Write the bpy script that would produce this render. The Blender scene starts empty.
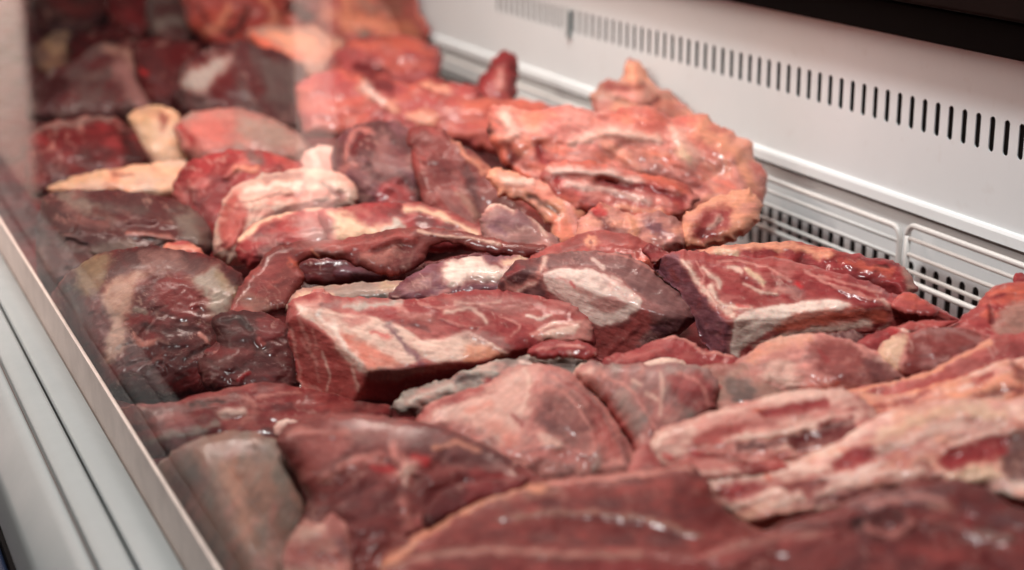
import bpy, math, zlib
import numpy as np
from mathutils import Vector

S = bpy.context.scene
# ------------------------------------------------------------------ camera
FPX = 1700.0
PITCH = math.atan(490 / FPX)
YAW = math.atan(777 / FPX * math.cos(PITCH))
CAM = np.array([0.0, 0.0, 0.42])
FW = np.array([math.sin(YAW) * math.cos(PITCH), math.cos(YAW) * math.cos(PITCH), -math.sin(PITCH)])
RT = np.array([math.cos(YAW), -math.sin(YAW), 0.0])
UP = np.cross(RT, FW)
cd = bpy.data.cameras.new('camera')
cam = bpy.data.objects.new('camera', cd)
S.collection.objects.link(cam)
S.camera = cam
cam.location = CAM
cam.rotation_euler = (math.pi / 2 - PITCH, 0, -YAW)
cd.sensor_width = 36
cd.lens = FPX / 1024 * 36
cd.clip_start = 0.02
cd.clip_end = 60
cd.dof.use_dof = True
cd.dof.focus_distance = 1.33
cd.dof.aperture_fstop = 4.0

# ------------------------------------------------------------------ light
w = bpy.data.worlds.new('World'); S.world = w; w.use_nodes = True
w.node_tree.nodes['Background'].inputs[0].default_value = (0.62, 0.70, 0.80, 1)
w.node_tree.nodes['Background'].inputs[1].default_value = 0.03

def area(name, loc, target, sx, sy, power, col, spread=180):
    d = bpy.data.lights.new(name, 'AREA'); d.shape = 'RECTANGLE'; d.size = sx; d.size_y = sy
    d.energy = power; d.color = col; d.spread = math.radians(spread)
    o = bpy.data.objects.new(name, d); S.collection.objects.link(o)
    o.location = loc
    v = Vector(target) - Vector(loc)
    o.rotation_euler = v.to_track_quat('-Z', 'Y').to_euler()
    return o
# the case's own warm tube, under the hood at the back
area('case_tube_light', (0.56, 1.85, 0.76), (0.60, 1.85, 0.0), 0.05, 2.6, 27.0, (1.0, 0.80, 0.72))
# cool shop ceiling light from behind the customer
area('ceiling_light', (0.0, 0.7, 2.2), (0.45, 1.3, 0.0), 0.28, 0.28, 48.0, (0.98, 0.98, 0.97))
S.view_settings.view_transform = 'Standard'
S.view_settings.look = 'None'
S.view_settings.exposure = 0.0
S.view_settings.gamma = 1.0
S.render.engine = 'CYCLES'
S.render.resolution_x = 1024; S.render.resolution_y = 570

# added light, brightens the off-camera upright so the glass reflects it
area('reflection_fill_light', (-0.25, 0.6, 1.3), (-0.26, 3.4, 0.4), 0.12, 0.12, 45.0, (1.0, 0.9, 0.84), 28)
# ------------------------------------------------------------------ helpers
def tag(o, label=None, cat=None, group=None, kind=None):
    for k, v in (('label', label), ('category', cat), ('group', group), ('kind', kind)):
        if v: o[k] = v
    return o

def empty(name, loc, label, cat, group=None):
    o = bpy.data.objects.new(name, None); S.collection.objects.link(o); o.location = loc
    return tag(o, label, cat, group)

def mesh_obj(name, verts, faces, mat, parent=None, smooth=False):
    me = bpy.data.meshes.new(name)
    me.from_pydata([tuple(v) for v in verts], [], [tuple(f) for f in faces])
    me.materials.append(mat)
    if smooth: me.polygons.foreach_set('use_smooth', [True] * len(me.polygons))
    me.update()
    o = bpy.data.objects.new(name, me); S.collection.objects.link(o)
    if parent: o.parent = parent
    return o

class MB:
    def __init__(s): s.v = []; s.f = []
    def add(s, v, f):
        k = len(s.v); s.v += [tuple(p) for p in v]; s.f += [tuple(i + k for i in q) for q in f]
    def box(s, x0, x1, y0, y1, z0, z1):
        v = [(x, y, z) for x in (x0, x1) for y in (y0, y1) for z in (z0, z1)]
        s.add(v, [(0, 1, 3, 2), (4, 6, 7, 5), (0, 4, 5, 1), (2, 3, 7, 6), (0, 2, 6, 4), (1, 5, 7, 3)])
    def prism(s, prof, y0, y1, ny=1):          # closed (x,z) profile swept along y
        n = len(prof); v = []
        ys = [y0 + (y1 - y0) * k / ny for k in range(ny + 1)]
        for y in ys: v += [(x, y, z) for x, z in prof]
        f = [(a * n + i, a * n + (i + 1) % n, (a + 1) * n + (i + 1) % n, (a + 1) * n + i) for a in range(ny) for i in range(n)]
        f += [tuple(reversed(range(n))), tuple(range(ny * n, ny * n + n))]
        s.add(v, f)
    def tube(s, pts, r, n=10):
        pts = [np.array(p, float) for p in pts]; v = []; f = []
        for i, p in enumerate(pts):
            a = pts[max(i - 1, 0)]; b = pts[min(i + 1, len(pts) - 1)]
            t = (b - a) / np.linalg.norm(b - a)
            u = np.cross(t, [1, 0, 0.001]); u /= np.linalg.norm(u); q = np.cross(t, u)
            for k in range(n):
                c = 2 * math.pi * k / n
                v.append(p + r * (math.cos(c) * u + math.sin(c) * q))
        for i in range(len(pts) - 1):
            for k in range(n):
                f.append((i * n + k, i * n + (k + 1) % n, (i + 1) * n + (k + 1) % n, (i + 1) * n + k))
        f += [tuple(reversed(range(n))), tuple(range((len(pts) - 1) * n, len(pts) * n))]
        s.add(v, f)
    def build(s, name, mat, parent=None, smooth=False): return mesh_obj(name, s.v, s.f, mat, parent, smooth)

def bevel(o, wd, seg=3):
    m = o.modifiers.new('bevel', 'BEVEL'); m.width = wd; m.segments = seg; m.limit_method = 'ANGLE'; m.angle_limit = math.radians(35)
    o.data.polygons.foreach_set('use_smooth', [True] * len(o.data.polygons))
    n = o.modifiers.new('wn', 'WEIGHTED_NORMAL')

def nodes_of(name):
    m = bpy.data.materials.new(name); m.use_nodes = True
    nt = m.node_tree; nt.nodes.clear()
    return m, nt, nt.nodes, nt.links

def painted(name, col, rough=0.4, var=0.06, scale=9.0, spec=0.5, metallic=0.0, dirt=None, bump=0.0):
    m, nt, N, L = nodes_of(name)
    out = N.new('ShaderNodeOutputMaterial'); b = N.new('ShaderNodeBsdfPrincipled')
    tc = N.new('ShaderNodeTexCoord'); no = N.new('ShaderNodeTexNoise'); no.inputs['Scale'].default_value = scale
    no.inputs['Detail'].default_value = 8; no.inputs['Roughness'].default_value = 0.65
    L.new(tc.outputs['Object'], no.inputs['Vector'])
    mr = N.new('ShaderNodeMapRange'); mr.inputs[1].default_value = 0.3; mr.inputs[2].default_value = 0.7
    mr.inputs[3].default_value = 0; mr.inputs[4].default_value = 1
    L.new(no.outputs['Fac'], mr.inputs[0])
    mx = N.new('ShaderNodeMix'); mx.data_type = 'RGBA'
    c2 = [c * (1 - var * 2) for c in col]
    mx.inputs[6].default_value = (*col, 1); mx.inputs[7].default_value = (*c2, 1)
    L.new(mr.outputs[0], mx.inputs[0])
    src = mx.outputs[2]
    if dirt:
        n2 = N.new('ShaderNodeTexNoise'); n2.inputs['Scale'].default_value = 55; n2.inputs['Detail'].default_value = 5
        L.new(tc.outputs['Object'], n2.inputs['Vector'])
        r2 = N.new('ShaderNodeMapRange'); r2.inputs[1].default_value = 0.62; r2.inputs[2].default_value = 0.78
        r2.inputs[3].default_value = 0; r2.inputs[4].default_value = 0.15
        L.new(n2.outputs['Fac'], r2.inputs[0])
        m2 = N.new('ShaderNodeMix'); m2.data_type = 'RGBA'; m2.inputs[7].default_value = (*dirt, 1)
        L.new(r2.outputs[0], m2.inputs[0]); L.new(src, m2.inputs[6]); src = m2.outputs[2]
    L.new(src, b.inputs['Base Color'])
    r = N.new('ShaderNodeMapRange'); r.inputs[3].default_value = rough - 0.08; r.inputs[4].default_value = rough + 0.12
    L.new(no.outputs['Fac'], r.inputs[0]); L.new(r.outputs[0], b.inputs['Roughness'])
    b.inputs['Metallic'].default_value = metallic
    b.inputs['Specular IOR Level'].default_value = spec
    if bump:
        bp = N.new('ShaderNodeBump'); bp.inputs['Strength'].default_value = bump; bp.inputs['Distance'].default_value = 0.001
        L.new(no.outputs['Fac'], bp.inputs['Height']); L.new(bp.outputs[0], b.inputs['Normal'])
    L.new(b.outputs[0], out.inputs[0])
    return m

def glass_mat():
    m, nt, N, L = nodes_of('clear_glass')
    out = N.new('ShaderNodeOutputMaterial'); t = N.new('ShaderNodeBsdfTransparent'); g = N.new('ShaderNodeBsdfGlossy')
    g.inputs['Roughness'].default_value = 0.035; t.inputs[0].default_value = (0.93, 0.95, 0.94, 1)
    fr = N.new('ShaderNodeFresnel'); fr.inputs[0].default_value = 1.45
    ge = N.new('ShaderNodeNewGeometry'); io = N.new('ShaderNodeMapRange')
    io.inputs[3].default_value = 1.06; io.inputs[4].default_value = 1 / 1.06      # same sheet from either side
    L.new(ge.outputs['Backfacing'], io.inputs[0]); L.new(io.outputs[0], fr.inputs[0])
    mx = N.new('ShaderNodeMixShader')
    L.new(fr.outputs[0], mx.inputs[0]); L.new(t.outputs[0], mx.inputs[1]); L.new(g.outputs[0], mx.inputs[2])
    L.new(mx.outputs[0], out.inputs[0])
    return m

def meat_mat():
    m, nt, N, L = nodes_of('raw_meat')
    out = N.new('ShaderNodeOutputMaterial'); b = N.new('ShaderNodeBsdfPrincipled')
    at = N.new('ShaderNodeAttribute'); at.attribute_name = 'flesh'      # colour and, in alpha, how fatty
    tc = N.new('ShaderNodeTexCoord')
    gr = N.new('ShaderNodeAttribute'); gr.attribute_name = 'grain'      # coordinates along the muscle fibre
    # fine fibres
    fb = N.new('ShaderNodeTexNoise'); fb.inputs['Scale'].default_value = 1.0; fb.inputs['Detail'].default_value = 6; fb.inputs['Roughness'].default_value = 0.6
    L.new(gr.outputs['Vector'], fb.inputs['Vector'])
    # small speckled fat and blood
    sp = N.new('ShaderNodeTexNoise'); sp.inputs['Scale'].default_value = 170; sp.inputs['Detail'].default_value = 8; sp.inputs['Roughness'].default_value = 0.75
    L.new(tc.outputs['Object'], sp.inputs['Vector'])
    # multiply colour by fibre variation
    r1 = N.new('ShaderNodeMapRange'); r1.inputs[1].default_value = 0.3; r1.inputs[2].default_value = 0.7; r1.inputs[3].default_value = 0.86; r1.inputs[4].default_value = 1.15
    L.new(fb.outputs['Fac'], r1.inputs[0])
    r2 = N.new('ShaderNodeMapRange'); r2.inputs[1].default_value = 0.3; r2.inputs[2].default_value = 0.7; r2.inputs[3].default_value = 0.85; r2.inputs[4].default_value = 1.15
    L.new(sp.outputs['Fac'], r2.inputs[0])
    mm = N.new('ShaderNodeMath'); mm.operation = 'MULTIPLY'; L.new(r1.outputs[0], mm.inputs[0]); L.new(r2.outputs[0], mm.inputs[1])
    vm = N.new('ShaderNodeVectorMath'); vm.operation = 'SCALE'
    L.new(at.outputs['Color'], vm.inputs[0]); L.new(mm.outputs[0], vm.inputs['Scale'])
    # thin pale threads of connective tissue
    th = N.new('ShaderNodeTexNoise'); th.inputs['Scale'].default_value = 38; th.inputs['Detail'].default_value = 3; th.inputs['Distortion'].default_value = 1.2
    L.new(tc.outputs['Object'], th.inputs['Vector'])
    ab = N.new('ShaderNodeMath'); ab.operation = 'SUBTRACT'; ab.inputs[1].default_value = 0.5; L.new(th.outputs['Fac'], ab.inputs[0])
    a2 = N.new('ShaderNodeMath'); a2.operation = 'ABSOLUTE'; L.new(ab.outputs[0], a2.inputs[0])
    r3 = N.new('ShaderNodeMapRange'); r3.inputs[1].default_value = 0.0; r3.inputs[2].default_value = 0.016; r3.inputs[3].default_value = 0.2; r3.inputs[4].default_value = 0.0
    L.new(a2.outputs[0], r3.inputs[0])
    ga = N.new('ShaderNodeMapRange'); ga.inputs[1].default_value = 0.48; ga.inputs[2].default_value = 0.62; L.new(sp.outputs['Fac'], ga.inputs[0])
    m4 = N.new('ShaderNodeMath'); m4.operation = 'MULTIPLY'; L.new(r3.outputs[0], m4.inputs[0]); L.new(ga.outputs[0], m4.inputs[1])
    mx = N.new('ShaderNodeMix'); mx.data_type = 'RGBA'; mx.inputs[7].default_value = (0.55, 0.33, 0.28, 1)
    L.new(m4.outputs[0], mx.inputs[0]); L.new(vm.outputs[0], mx.inputs[6])
    L.new(mx.outputs[2], b.inputs['Base Color'])
    # wetness
    wt = N.new('ShaderNodeTexNoise'); wt.inputs['Scale'].default_value = 26; wt.inputs['Detail'].default_value = 5
    L.new(tc.outputs['Object'], wt.inputs['Vector'])
    r5 = N.new('ShaderNodeMapRange'); r5.inputs[1].default_value = 0.35; r5.inputs[2].default_value = 0.65; r5.inputs[3].default_value = 0.40; r5.inputs[4].default_value = 0.60
    L.new(wt.outputs['Fac'], r5.inputs[0]); L.new(r5.outputs[0], b.inputs['Roughness'])
    b.inputs['Specular IOR Level'].default_value = 0.12
    b.inputs['Subsurface Weight'].default_value = 0.22
    b.inputs['Subsurface Radius'].default_value = (1.0, 0.3, 0.2)
    b.inputs['Subsurface Scale'].default_value = 0.004
    cw = N.new('ShaderNodeMapRange'); cw.inputs[1].default_value = 0.50; cw.inputs[2].default_value = 0.66; cw.inputs[3].default_value = 0.07; cw.inputs[4].default_value = 0.50
    c3 = N.new('ShaderNodeTexNoise'); c3.inputs['Scale'].default_value = 17; c3.inputs['Detail'].default_value = 4; L.new(tc.outputs['Object'], c3.inputs['Vector'])
    L.new(c3.outputs['Fac'], cw.inputs[0]); L.new(cw.outputs[0], b.inputs['Coat Weight']); b.inputs['Coat Roughness'].default_value = 0.19
    # bumps
    bp = N.new('ShaderNodeBump'); bp.inputs['Strength'].default_value = 0.7; bp.inputs['Distance'].default_value = 0.0010
    ad = N.new('ShaderNodeMath'); ad.operation = 'MULTIPLY_ADD'; ad.inputs[1].default_value = 0.8
    L.new(fb.outputs['Fac'], ad.inputs[0]); L.new(sp.outputs['Fac'], ad.inputs[2])
    L.new(ad.outputs[0], bp.inputs['Height'])
    b2 = N.new('ShaderNodeBump'); b2.inputs['Strength'].default_value = 0.3; b2.inputs['Distance'].default_value = 0.004
    L.new(wt.outputs['Fac'], b2.inputs['Height']); L.new(b2.outputs[0], bp.inputs['Normal'])
    L.new(bp.outputs[0], b.inputs['Normal']); b3 = N.new('ShaderNodeBump'); b3.inputs['Strength'].default_value = 0.35; b3.inputs['Distance'].default_value = 0.0008
    n3 = N.new('ShaderNodeTexNoise'); n3.inputs['Scale'].default_value = 90; n3.inputs['Detail'].default_value = 3; L.new(tc.outputs['Object'], n3.inputs['Vector'])
    L.new(n3.outputs['Fac'], b3.inputs['Height']); L.new(b2.outputs[0], b3.inputs['Normal']); L.new(b3.outputs[0], b.inputs['Coat Normal'])
    L.new(b.outputs[0], out.inputs[0])
    return m

MEAT = meat_mat()
WHITE = painted('white_enamel', (0.80, 0.85, 0.86), 0.38, 0.03, 5, dirt=(0.5, 0.42, 0.36), bump=0.05)
RAILM = painted('grey_rail', (0.31, 0.34, 0.34), 0.36, 0.05, 14, bump=0.05)
LIPM = painted('beige_lip', (0.72, 0.60, 0.54), 0.35, 0.14, 22, bump=0.1)
WIREM = painted('white_coated_wire', (0.74, 0.73, 0.70), 0.3, 0.06, 30, dirt=(0.4, 0.25, 0.18))
DARKM = painted('black_plastic', (0.007, 0.006, 0.006), 0.7, 0.1, 12, spec=0.04)
BROWNM = painted('dark_brown_trim', (0.012, 0.006, 0.005), 0.7, 0.2, 12, spec=0.05)
GAPM = painted('shadow_gap', (0.02, 0.018, 0.017), 0.6)
SEALM = painted('grey_seal', (0.14, 0.11, 0.10), 0.5, 0.2)
NAVYM = painted('navy_plinth', (0.01, 0.02, 0.05), 0.4)
POSTM = painted('pale_post', (0.9, 0.80, 0.74), 0.5)
UPRIGHTM = painted('reflected_upright', (0.26, 0.21, 0.185), 0.7, 0.15, 6)  # for the unseen upright added as a pale reflection
GLASSM = glass_mat()
GLOWM, _nt, _N, _L = nodes_of('glow_upright')  # glowing surface added only for its band in the glass
_o = _N.new('ShaderNodeOutputMaterial'); _e = _N.new('ShaderNodeEmission'); _e.inputs[0].default_value = (1.0, 0.72, 0.62, 1); _e.inputs[1].default_value = 7.0
_L.new(_e.outputs[0], _o.inputs[0])

# ------------------------------------------------------------------ the display case
WX = 0.93            # plane of the white back panel
def ray(x, y): return FW + RT * (x - 512) / FPX - UP * (y - 285) / FPX
def on_wall(x, y, X=WX):
    d = ray(x, y); return CAM + d * X / d[0]

case = empty('display_case', (0.55, 1.8, -0.25), 'white refrigerated display case holding the pile of raw meat', 'display case')
def par(o):
    o.parent = case; o.matrix_parent_inverse = case.matrix_world.inverted(); o.location = -Vector(case.location); return o
Y0, Y1 = 0.30, 5.0

def slotted(mb, X, z_lo, z_hi, za, zb, pitch, hw, ystart, n, depth=0.0010):
    """strip of sheet metal z_lo..z_hi with n round-ended slots za..zb cut through it"""
    K = 24; hp = pitch / 2
    ang = []
    for i in range(n):
        yc = ystart + i * pitch; v = []; f = []
        hole = []; outer = []
        zc = (za + zb) / 2; hh = (zb - za) / 2 - hw
        for k in range(K):
            a = 2 * math.pi * (k + 0.5) / K
            s = hh if math.sin(a) > 0 else -hh
            hole.append((math.cos(a) * hw, math.sin(a) * hw + s))
        m = K // 4
        # outer ring: split evenly so that corners are hit
        for k in range(K):
            hy, hz = hole[k]
            a = math.atan2(hz / (hh + hw), hy / hw)
            cy, cz = math.cos(a), math.sin(a)
            q = max(abs(cy), abs(cz)); cy /= q; cz /= q
            oz = (z_hi - zc) if cz > 0 else (zc - z_lo)
            outer.append((cy * hp, cz * oz))
        # snap ring points nearest the corners
        for sy in (-1, 1):
            for sz in (-1, 1):
                tz = (z_hi - zc) if sz > 0 else -(zc - z_lo)
                j = min(range(K), key=lambda k: abs(outer[k][0] - sy * hp) / hp + abs(outer[k][1] - tz) / abs(tz))
                outer[j] = (sy * hp, tz)
        v = [(X, yc + a, zc + b) for a, b in outer] + [(X, yc + a, zc + b) for a, b in hole] + [(X + depth, yc + a, zc + b) for a, b in hole]
        for k in range(K):
            l = (k + 1) % K
            f.append((k, l, K + l, K + k)); f.append((K + k, K + l, 2 * K + l, 2 * K + k))
        mb.add(v, f)

pw = on_wall(972, 130)[1]; pw2 = on_wall(958, 130)[1]
PITCHY = abs(pw - pw2) * 13.95 / 14
z_top = on_wall(1021, 123.5)[2]; z_bot = on_wall(1021, 160.5)[2]
ys = on_wall(1021, 142)[1]
Z_EDGE = on_wall(749, 142)[2]; Z_HOOD = on_wall(890, 35, WX - 0.022)[2] - 0.004
nb = 4; n_sl = 64
mb = MB()
yst = ys - nb * PITCHY
yA = yst - PITCHY / 2; yB = yA + n_sl * PITCHY
zl, zh = z_bot - 0.012, z_top + 0.012
slotted(mb, WX, zl, zh, z_bot, z_top, PITCHY, PITCHY * 0.19, yst, n_sl)
def quad(mb, X, y0, y1, z0, z1): mb.add([(X, y0, z0), (X, y1, z0), (X, y1, z1), (X, y0, z1)], [(0, 3, 2, 1)])
quad(mb, WX, yA, yB, zh, Z_HOOD + 0.05)
quad(mb, WX, yA, yB, Z_EDGE, zl)
quad(mb, WX, yB, Y1, Z_EDGE, Z_HOOD + 0.05); quad(mb, WX, Y0, yA, Z_EDGE, Z_HOOD + 0.05)
par(mb.build('back_panel', WHITE))
mb = MB(); mb.box(WX + 0.012, WX + 0.03, Y0, Y1, -0.25, 0.5); par(mb.build('duct_backing', GAPM))
# ledge under the panel
mb = MB(); e = Z_EDGE
mb.prism([(WX + 0.002, e + 0.001), (WX - 0.003, e - 0.0005), (WX - 0.0045, e - 0.003), (WX - 0.005, e - 0.0115), (WX + 0.0015, e - 0.0125)], Y0, Y1)
par(mb.build('ledge', WHITE))
mb = MB(); mb.box(WX - 0.001, WX + 0.01, Y0, Y1, e - 0.0155, e - 0.013); par(mb.build('seal_strip', SEALM))
# lower perforated panel
mb = MB()
zl2 = e - 0.115; sz1 = e - 0.059; sz0 = e - 0.108
slotted(mb, WX + 0.002, zl2, sz1 + 0.008, sz0, sz1, PITCHY, PITCHY * 0.23, yst + PITCHY * 0.4, n_sl)
quad(mb, WX + 0.002, yA + PITCHY * 0.4, Y1, sz1 + 0.008, e - 0.015); quad(mb, WX + 0.002, Y0, Y1, -0.2, zl2)
quad(mb, WX + 0.002, Y0, yA + PITCHY * 0.4, zl2, e - 0.015)
par(mb.build('lower_panel', WHITE))
# small clip on the slot row
c0 = on_wall(571, 20)
mb = MB(); mb.box(WX - 0.006, WX - 0.0005, c0[1] - 0.004, c0[1] + 0.004, c0[2] - 0.022, c0[2] + 0.012); o = par(mb.build('clip', RAILM)); bevel(o, 0.002)
# hood
mb = MB(); mb.box(WX - 0.022, WX + 0.05, Y0, Y1, Z_HOOD + 0.004, Z_HOOD + 0.034); o = par(mb.build('hood_edge', DARKM)); bevel(o, 0.003)
mb = MB(); mb.box(WX - 0.040, WX + 0.05, Y0, Y1, Z_HOOD + 0.037, Z_HOOD + 0.20); o = par(mb.build('hood', BROWNM)); bevel(o, 0.004)
# front rail : (x,z) profile
GX = 0.200
mb = MB()
mb.prism([(GX - 0.001, -0.036), (0.190, -0.0300), (0.181, -0.0285), (0.1735, -0.0315), (0.1725, -0.035), (GX - 0.001, -0.06)], Y0, Y1)
o = par(mb.build('inner_rail', RAILM, smooth=False)); bevel(o, 0.0012)
mb = MB()
mb.prism([(0.1715, -0.0335), (0.168, -0.0295), (0.158, -0.0300), (0.1515, -0.0335), (0.151, -0.045), (0.172, -0.06)], Y0, Y1)
o = par(mb.build('middle_rail', RAILM)); bevel(o, 0.0015)
mb = MB()
mb.prism([(0.1505, -0.0385), (0.147, -0.0345), (0.138, -0.038), (0.124, -0.058), (0.120, -0.066), (0.119, -0.10), (0.150, -0.10)], Y0, Y1)
o = par(mb.build('outer_rail', RAILM)); bevel(o, 0.003)
mb = MB(); mb.box(0.1495, 0.1735, Y0, Y1, -0.10, -0.0395); par(mb.build('rail_groove', SEALM))
mb = MB(); mb.box(0.1165, 0.150, Y0, Y1, -0.30, -0.1005); par(mb.build('bumper', DARKM))
mb = MB(); mb.box(0.100, 0.116, Y0, Y1, -0.32, -0.105); o = par(mb.build('plinth', NAVYM)); bevel(o, 0.004)
mb = MB(); mb.box(GX, GX + 0.003, Y0, Y1, -0.12, 0.0); o = par(mb.build('glass_seat', LIPM)); bevel(o, 0.0006)
mb = MB(); mb.box(GX - 0.006, WX + 0.02, Y0, Y1, -0.27, -0.25); par(mb.build('tray_floor', WHITE))
mb = MB(); mb.add([(GX + 0.0015, Y0, 0.0005), (GX + 0.002, Y1, 0.0005), (GX + 0.002, Y1, 0.62), (GX + 0.002, Y0, 0.62)], [(0, 1, 2, 3)])
par(mb.build('glass_pane', GLASSM))

# off-camera uprights, added only to be mirrored in the pane
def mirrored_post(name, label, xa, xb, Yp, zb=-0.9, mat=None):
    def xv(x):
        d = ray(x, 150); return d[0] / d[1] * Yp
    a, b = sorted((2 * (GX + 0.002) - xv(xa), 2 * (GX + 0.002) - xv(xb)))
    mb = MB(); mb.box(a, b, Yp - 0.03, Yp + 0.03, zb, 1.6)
    o = mb.build(name, mat or POSTM); bevel(o, 0.006); tag(o, label, 'added glow' if zb > -0.8 else 'added upright')
    if zb > -0.8:
        mb = MB(); mb.box(a - 0.01, b + 0.01, Yp - 0.04, Yp + 0.04, -0.9, zb - 0.001); mb.build('glow_foot', DARKM, o)  # dark foot added to end the reflected band
mirrored_post('reflection_upright', 'unseen wide pale upright added for its reflection in the glass', -60, 33, 4.2, mat=UPRIGHTM)
mirrored_post('reflection_glow', 'unseen glowing upright added so the glass reflects a soft vertical band', 303, 331, 2.3, -0.20, GLOWM)

# wire racks against the back
RX = 0.912
def wire_rack(label, ya, yb, zt, zb, gaps):
    yc = (ya + yb) / 2
    r = empty('wire_rack', (RX, yc, zb), label, 'wire rack', 'wire racks along the back of the case')
    mb = MB(); rad = 0.010; hy = (yb - ya) / 2; H = zt - zb; pts = []
    for cy, cz, a0 in ((hy - rad, H - rad, 0), (-hy + rad, H - rad, 90), (-hy + rad, rad, 180), (hy - rad, rad, 270)):
        for k in range(7):
            a = math.radians(a0 + 15 * k); pts.append((0, cy + rad * math.cos(a), cz + rad * math.sin(a)))
    pts.append(pts[0])
    mb.tube(pts, 0.0028); mb.build('frame', WIREM, r, True)
    for g in gaps:
        mb = MB(); mb.tube([(0.0, -hy + 0.001, H - g), (0.0, hy - 0.001, H - g)], 0.0020); mb.build('rod', WIREM, r, True)
    return r
zt = on_wall(914, 226, RX)[2]
yR = on_wall(907, 250, RX)[1]; yL = on_wall(899, 250, RX)[1]
ln = 0.62
wire_rack('white wire rack panel at the right edge beside the red slab', yR - ln, yR, zt, zt - 0.052, (0.0125, 0.027, 0.042))
wire_rack('white wire rack panel with rounded corner in the middle of the case wall', yL, yL + ln, zt - 0.006, zt - 0.058, (0.0125, 0.027, 0.042))
wire_rack('blurred white wire rack panel farthest from the camera', yL + ln + 0.012, yL + 2 * ln + 0.012, zt - 0.006, zt - 0.058, (0.0125, 0.027, 0.042))

# ------------------------------------------------------------------ noise in numpy
def vnoise(x, y, seed=0):
    xi = np.floor(x).astype(np.int64); yi = np.floor(y).astype(np.int64); fx = x - xi; fy = y - yi
    fx = fx * fx * (3 - 2 * fx); fy = fy * fy * (3 - 2 * fy)
    def h(a, b):
        n = (a * 374761393 + b * 668265263 + seed * 974634777) & 0x7fffffff
        n = ((n ^ (n >> 13)) * 1274126177) & 0x7fffffff
        return ((n ^ (n >> 16)) & 0xffff) / 32767.5 - 1
    return (h(xi, yi) * (1 - fx) + h(xi + 1, yi) * fx) * (1 - fy) + (h(xi, yi + 1) * (1 - fx) + h(xi + 1, yi + 1) * fx) * fy
def fbm(x, y, seed=0, o=4):
    s = 0; a = 1; t = 0
    for k in range(o):
        s = s + a * vnoise(x + 17.3 * k, y - 9.1 * k, seed + k); t += a; a *= 0.55; x = x * 2.03; y = y * 2.03
    return s / t
def sstep(a, b, x):
    t = np.clip((x - a) / (b - a), 0, 1); return t * t * (3 - 2 * t)

def catmull(P, closed=True, sub=9, lin=0.45):
    P = np.array(P, float); n = len(P)
    if n < 3: return P
    out = []
    rng = range(n) if closed else range(n - 1)
    for i in rng:
        if closed: a, b, c, d = P[(i - 1) % n], P[i], P[(i + 1) % n], P[(i + 2) % n]
        else: a, b, c, d = P[max(i - 1, 0)], P[i], P[i + 1], P[min(i + 2, n - 1)]
        for k in range(sub):
            t = k / sub
            out.append(lin * (b + (c - b) * t) + (1 - lin) * 0.5 * (2 * b + (c - a) * t + (2 * a - 5 * b + 4 * c - d) * t * t + (3 * b - a - 3 * c + d) * t ** 3))
    if not closed: out.append(P[-1])
    return np.array(out)

def seg_dist(X, Y, P, closed):
    best = np.full(X.shape, 1e9); bx = np.zeros_like(X); by = np.zeros_like(Y)
    n = len(P)
    if n == 1:
        return np.hypot(X - P[0][0], Y - P[0][1]), np.full(X.shape, P[0][0]), np.full(X.shape, P[0][1])
    for i in range(n if closed else n - 1):
        a = P[i]; b = P[(i + 1) % n]; v = b - a; L2 = v @ v
        if L2 < 1e-9: continue
        t = np.clip(((X - a[0]) * v[0] + (Y - a[1]) * v[1]) / L2, 0, 1)
        px = a[0] + t * v[0]; py = a[1] + t * v[1]
        d = np.hypot(X - px, Y - py); m = d < best
        best = np.where(m, d, best); bx = np.where(m, px, bx); by = np.where(m, py, by)
    return best, bx, by
def inside(X, Y, P):
    c = np.zeros(X.shape, bool); n = len(P)
    for i in range(n):
        a = P[i]; b = P[(i + 1) % n]
        if a[1] == b[1]: continue
        m = ((a[1] > Y) != (b[1] > Y)) & (X < (b[0] - a[0]) * (Y - a[1]) / (b[1] - a[1]) + a[0])
        c ^= m
    return c

# flesh colours (linear albedo); K is shade painted into hollows
PAL = dict(
    R=(0.30, 0.037, 0.038), r=(0.42, 0.080, 0.070), D=(0.045, 0.006, 0.006), M=(0.125, 0.013, 0.014), B=(0.23, 0.048, 0.043),
    S=(0.33, 0.150, 0.135), s=(0.12, 0.042, 0.042), F=(0.82, 0.53, 0.43), W=(0.90, 0.67, 0.57), Y=(0.74, 0.47, 0.32),
    y=(0.45, 0.31, 0.19), P=(0.62, 0.24, 0.20), p=(0.50, 0.15, 0.13), O=(0.62, 0.13, 0.08), o=(0.74, 0.30, 0.19),
    G=(0.30, 0.235, 0.20), g=(0.15, 0.10, 0.09), V=(0.20, 0.075, 0.095), T=(0.40, 0.205, 0.16), K=(0.03, 0.008, 0.008),
    X=(0.60, 0.03, 0.035), C=(0.5, 0.42, 0.36), A=(0.05, 0.13, 0.14))
FATTY = dict(F=1, W=1, Y=1, o=.7, P=.5, C=.8)

def pile_point(x, y):
    """where the ray of a traced point meets the heap, a slope rising gently to the back wall"""
    d = ray(x, y); t = (-0.03 - CAM[2]) / (d[2] - 0.12 * d[0]); return CAM + d * t

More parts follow.
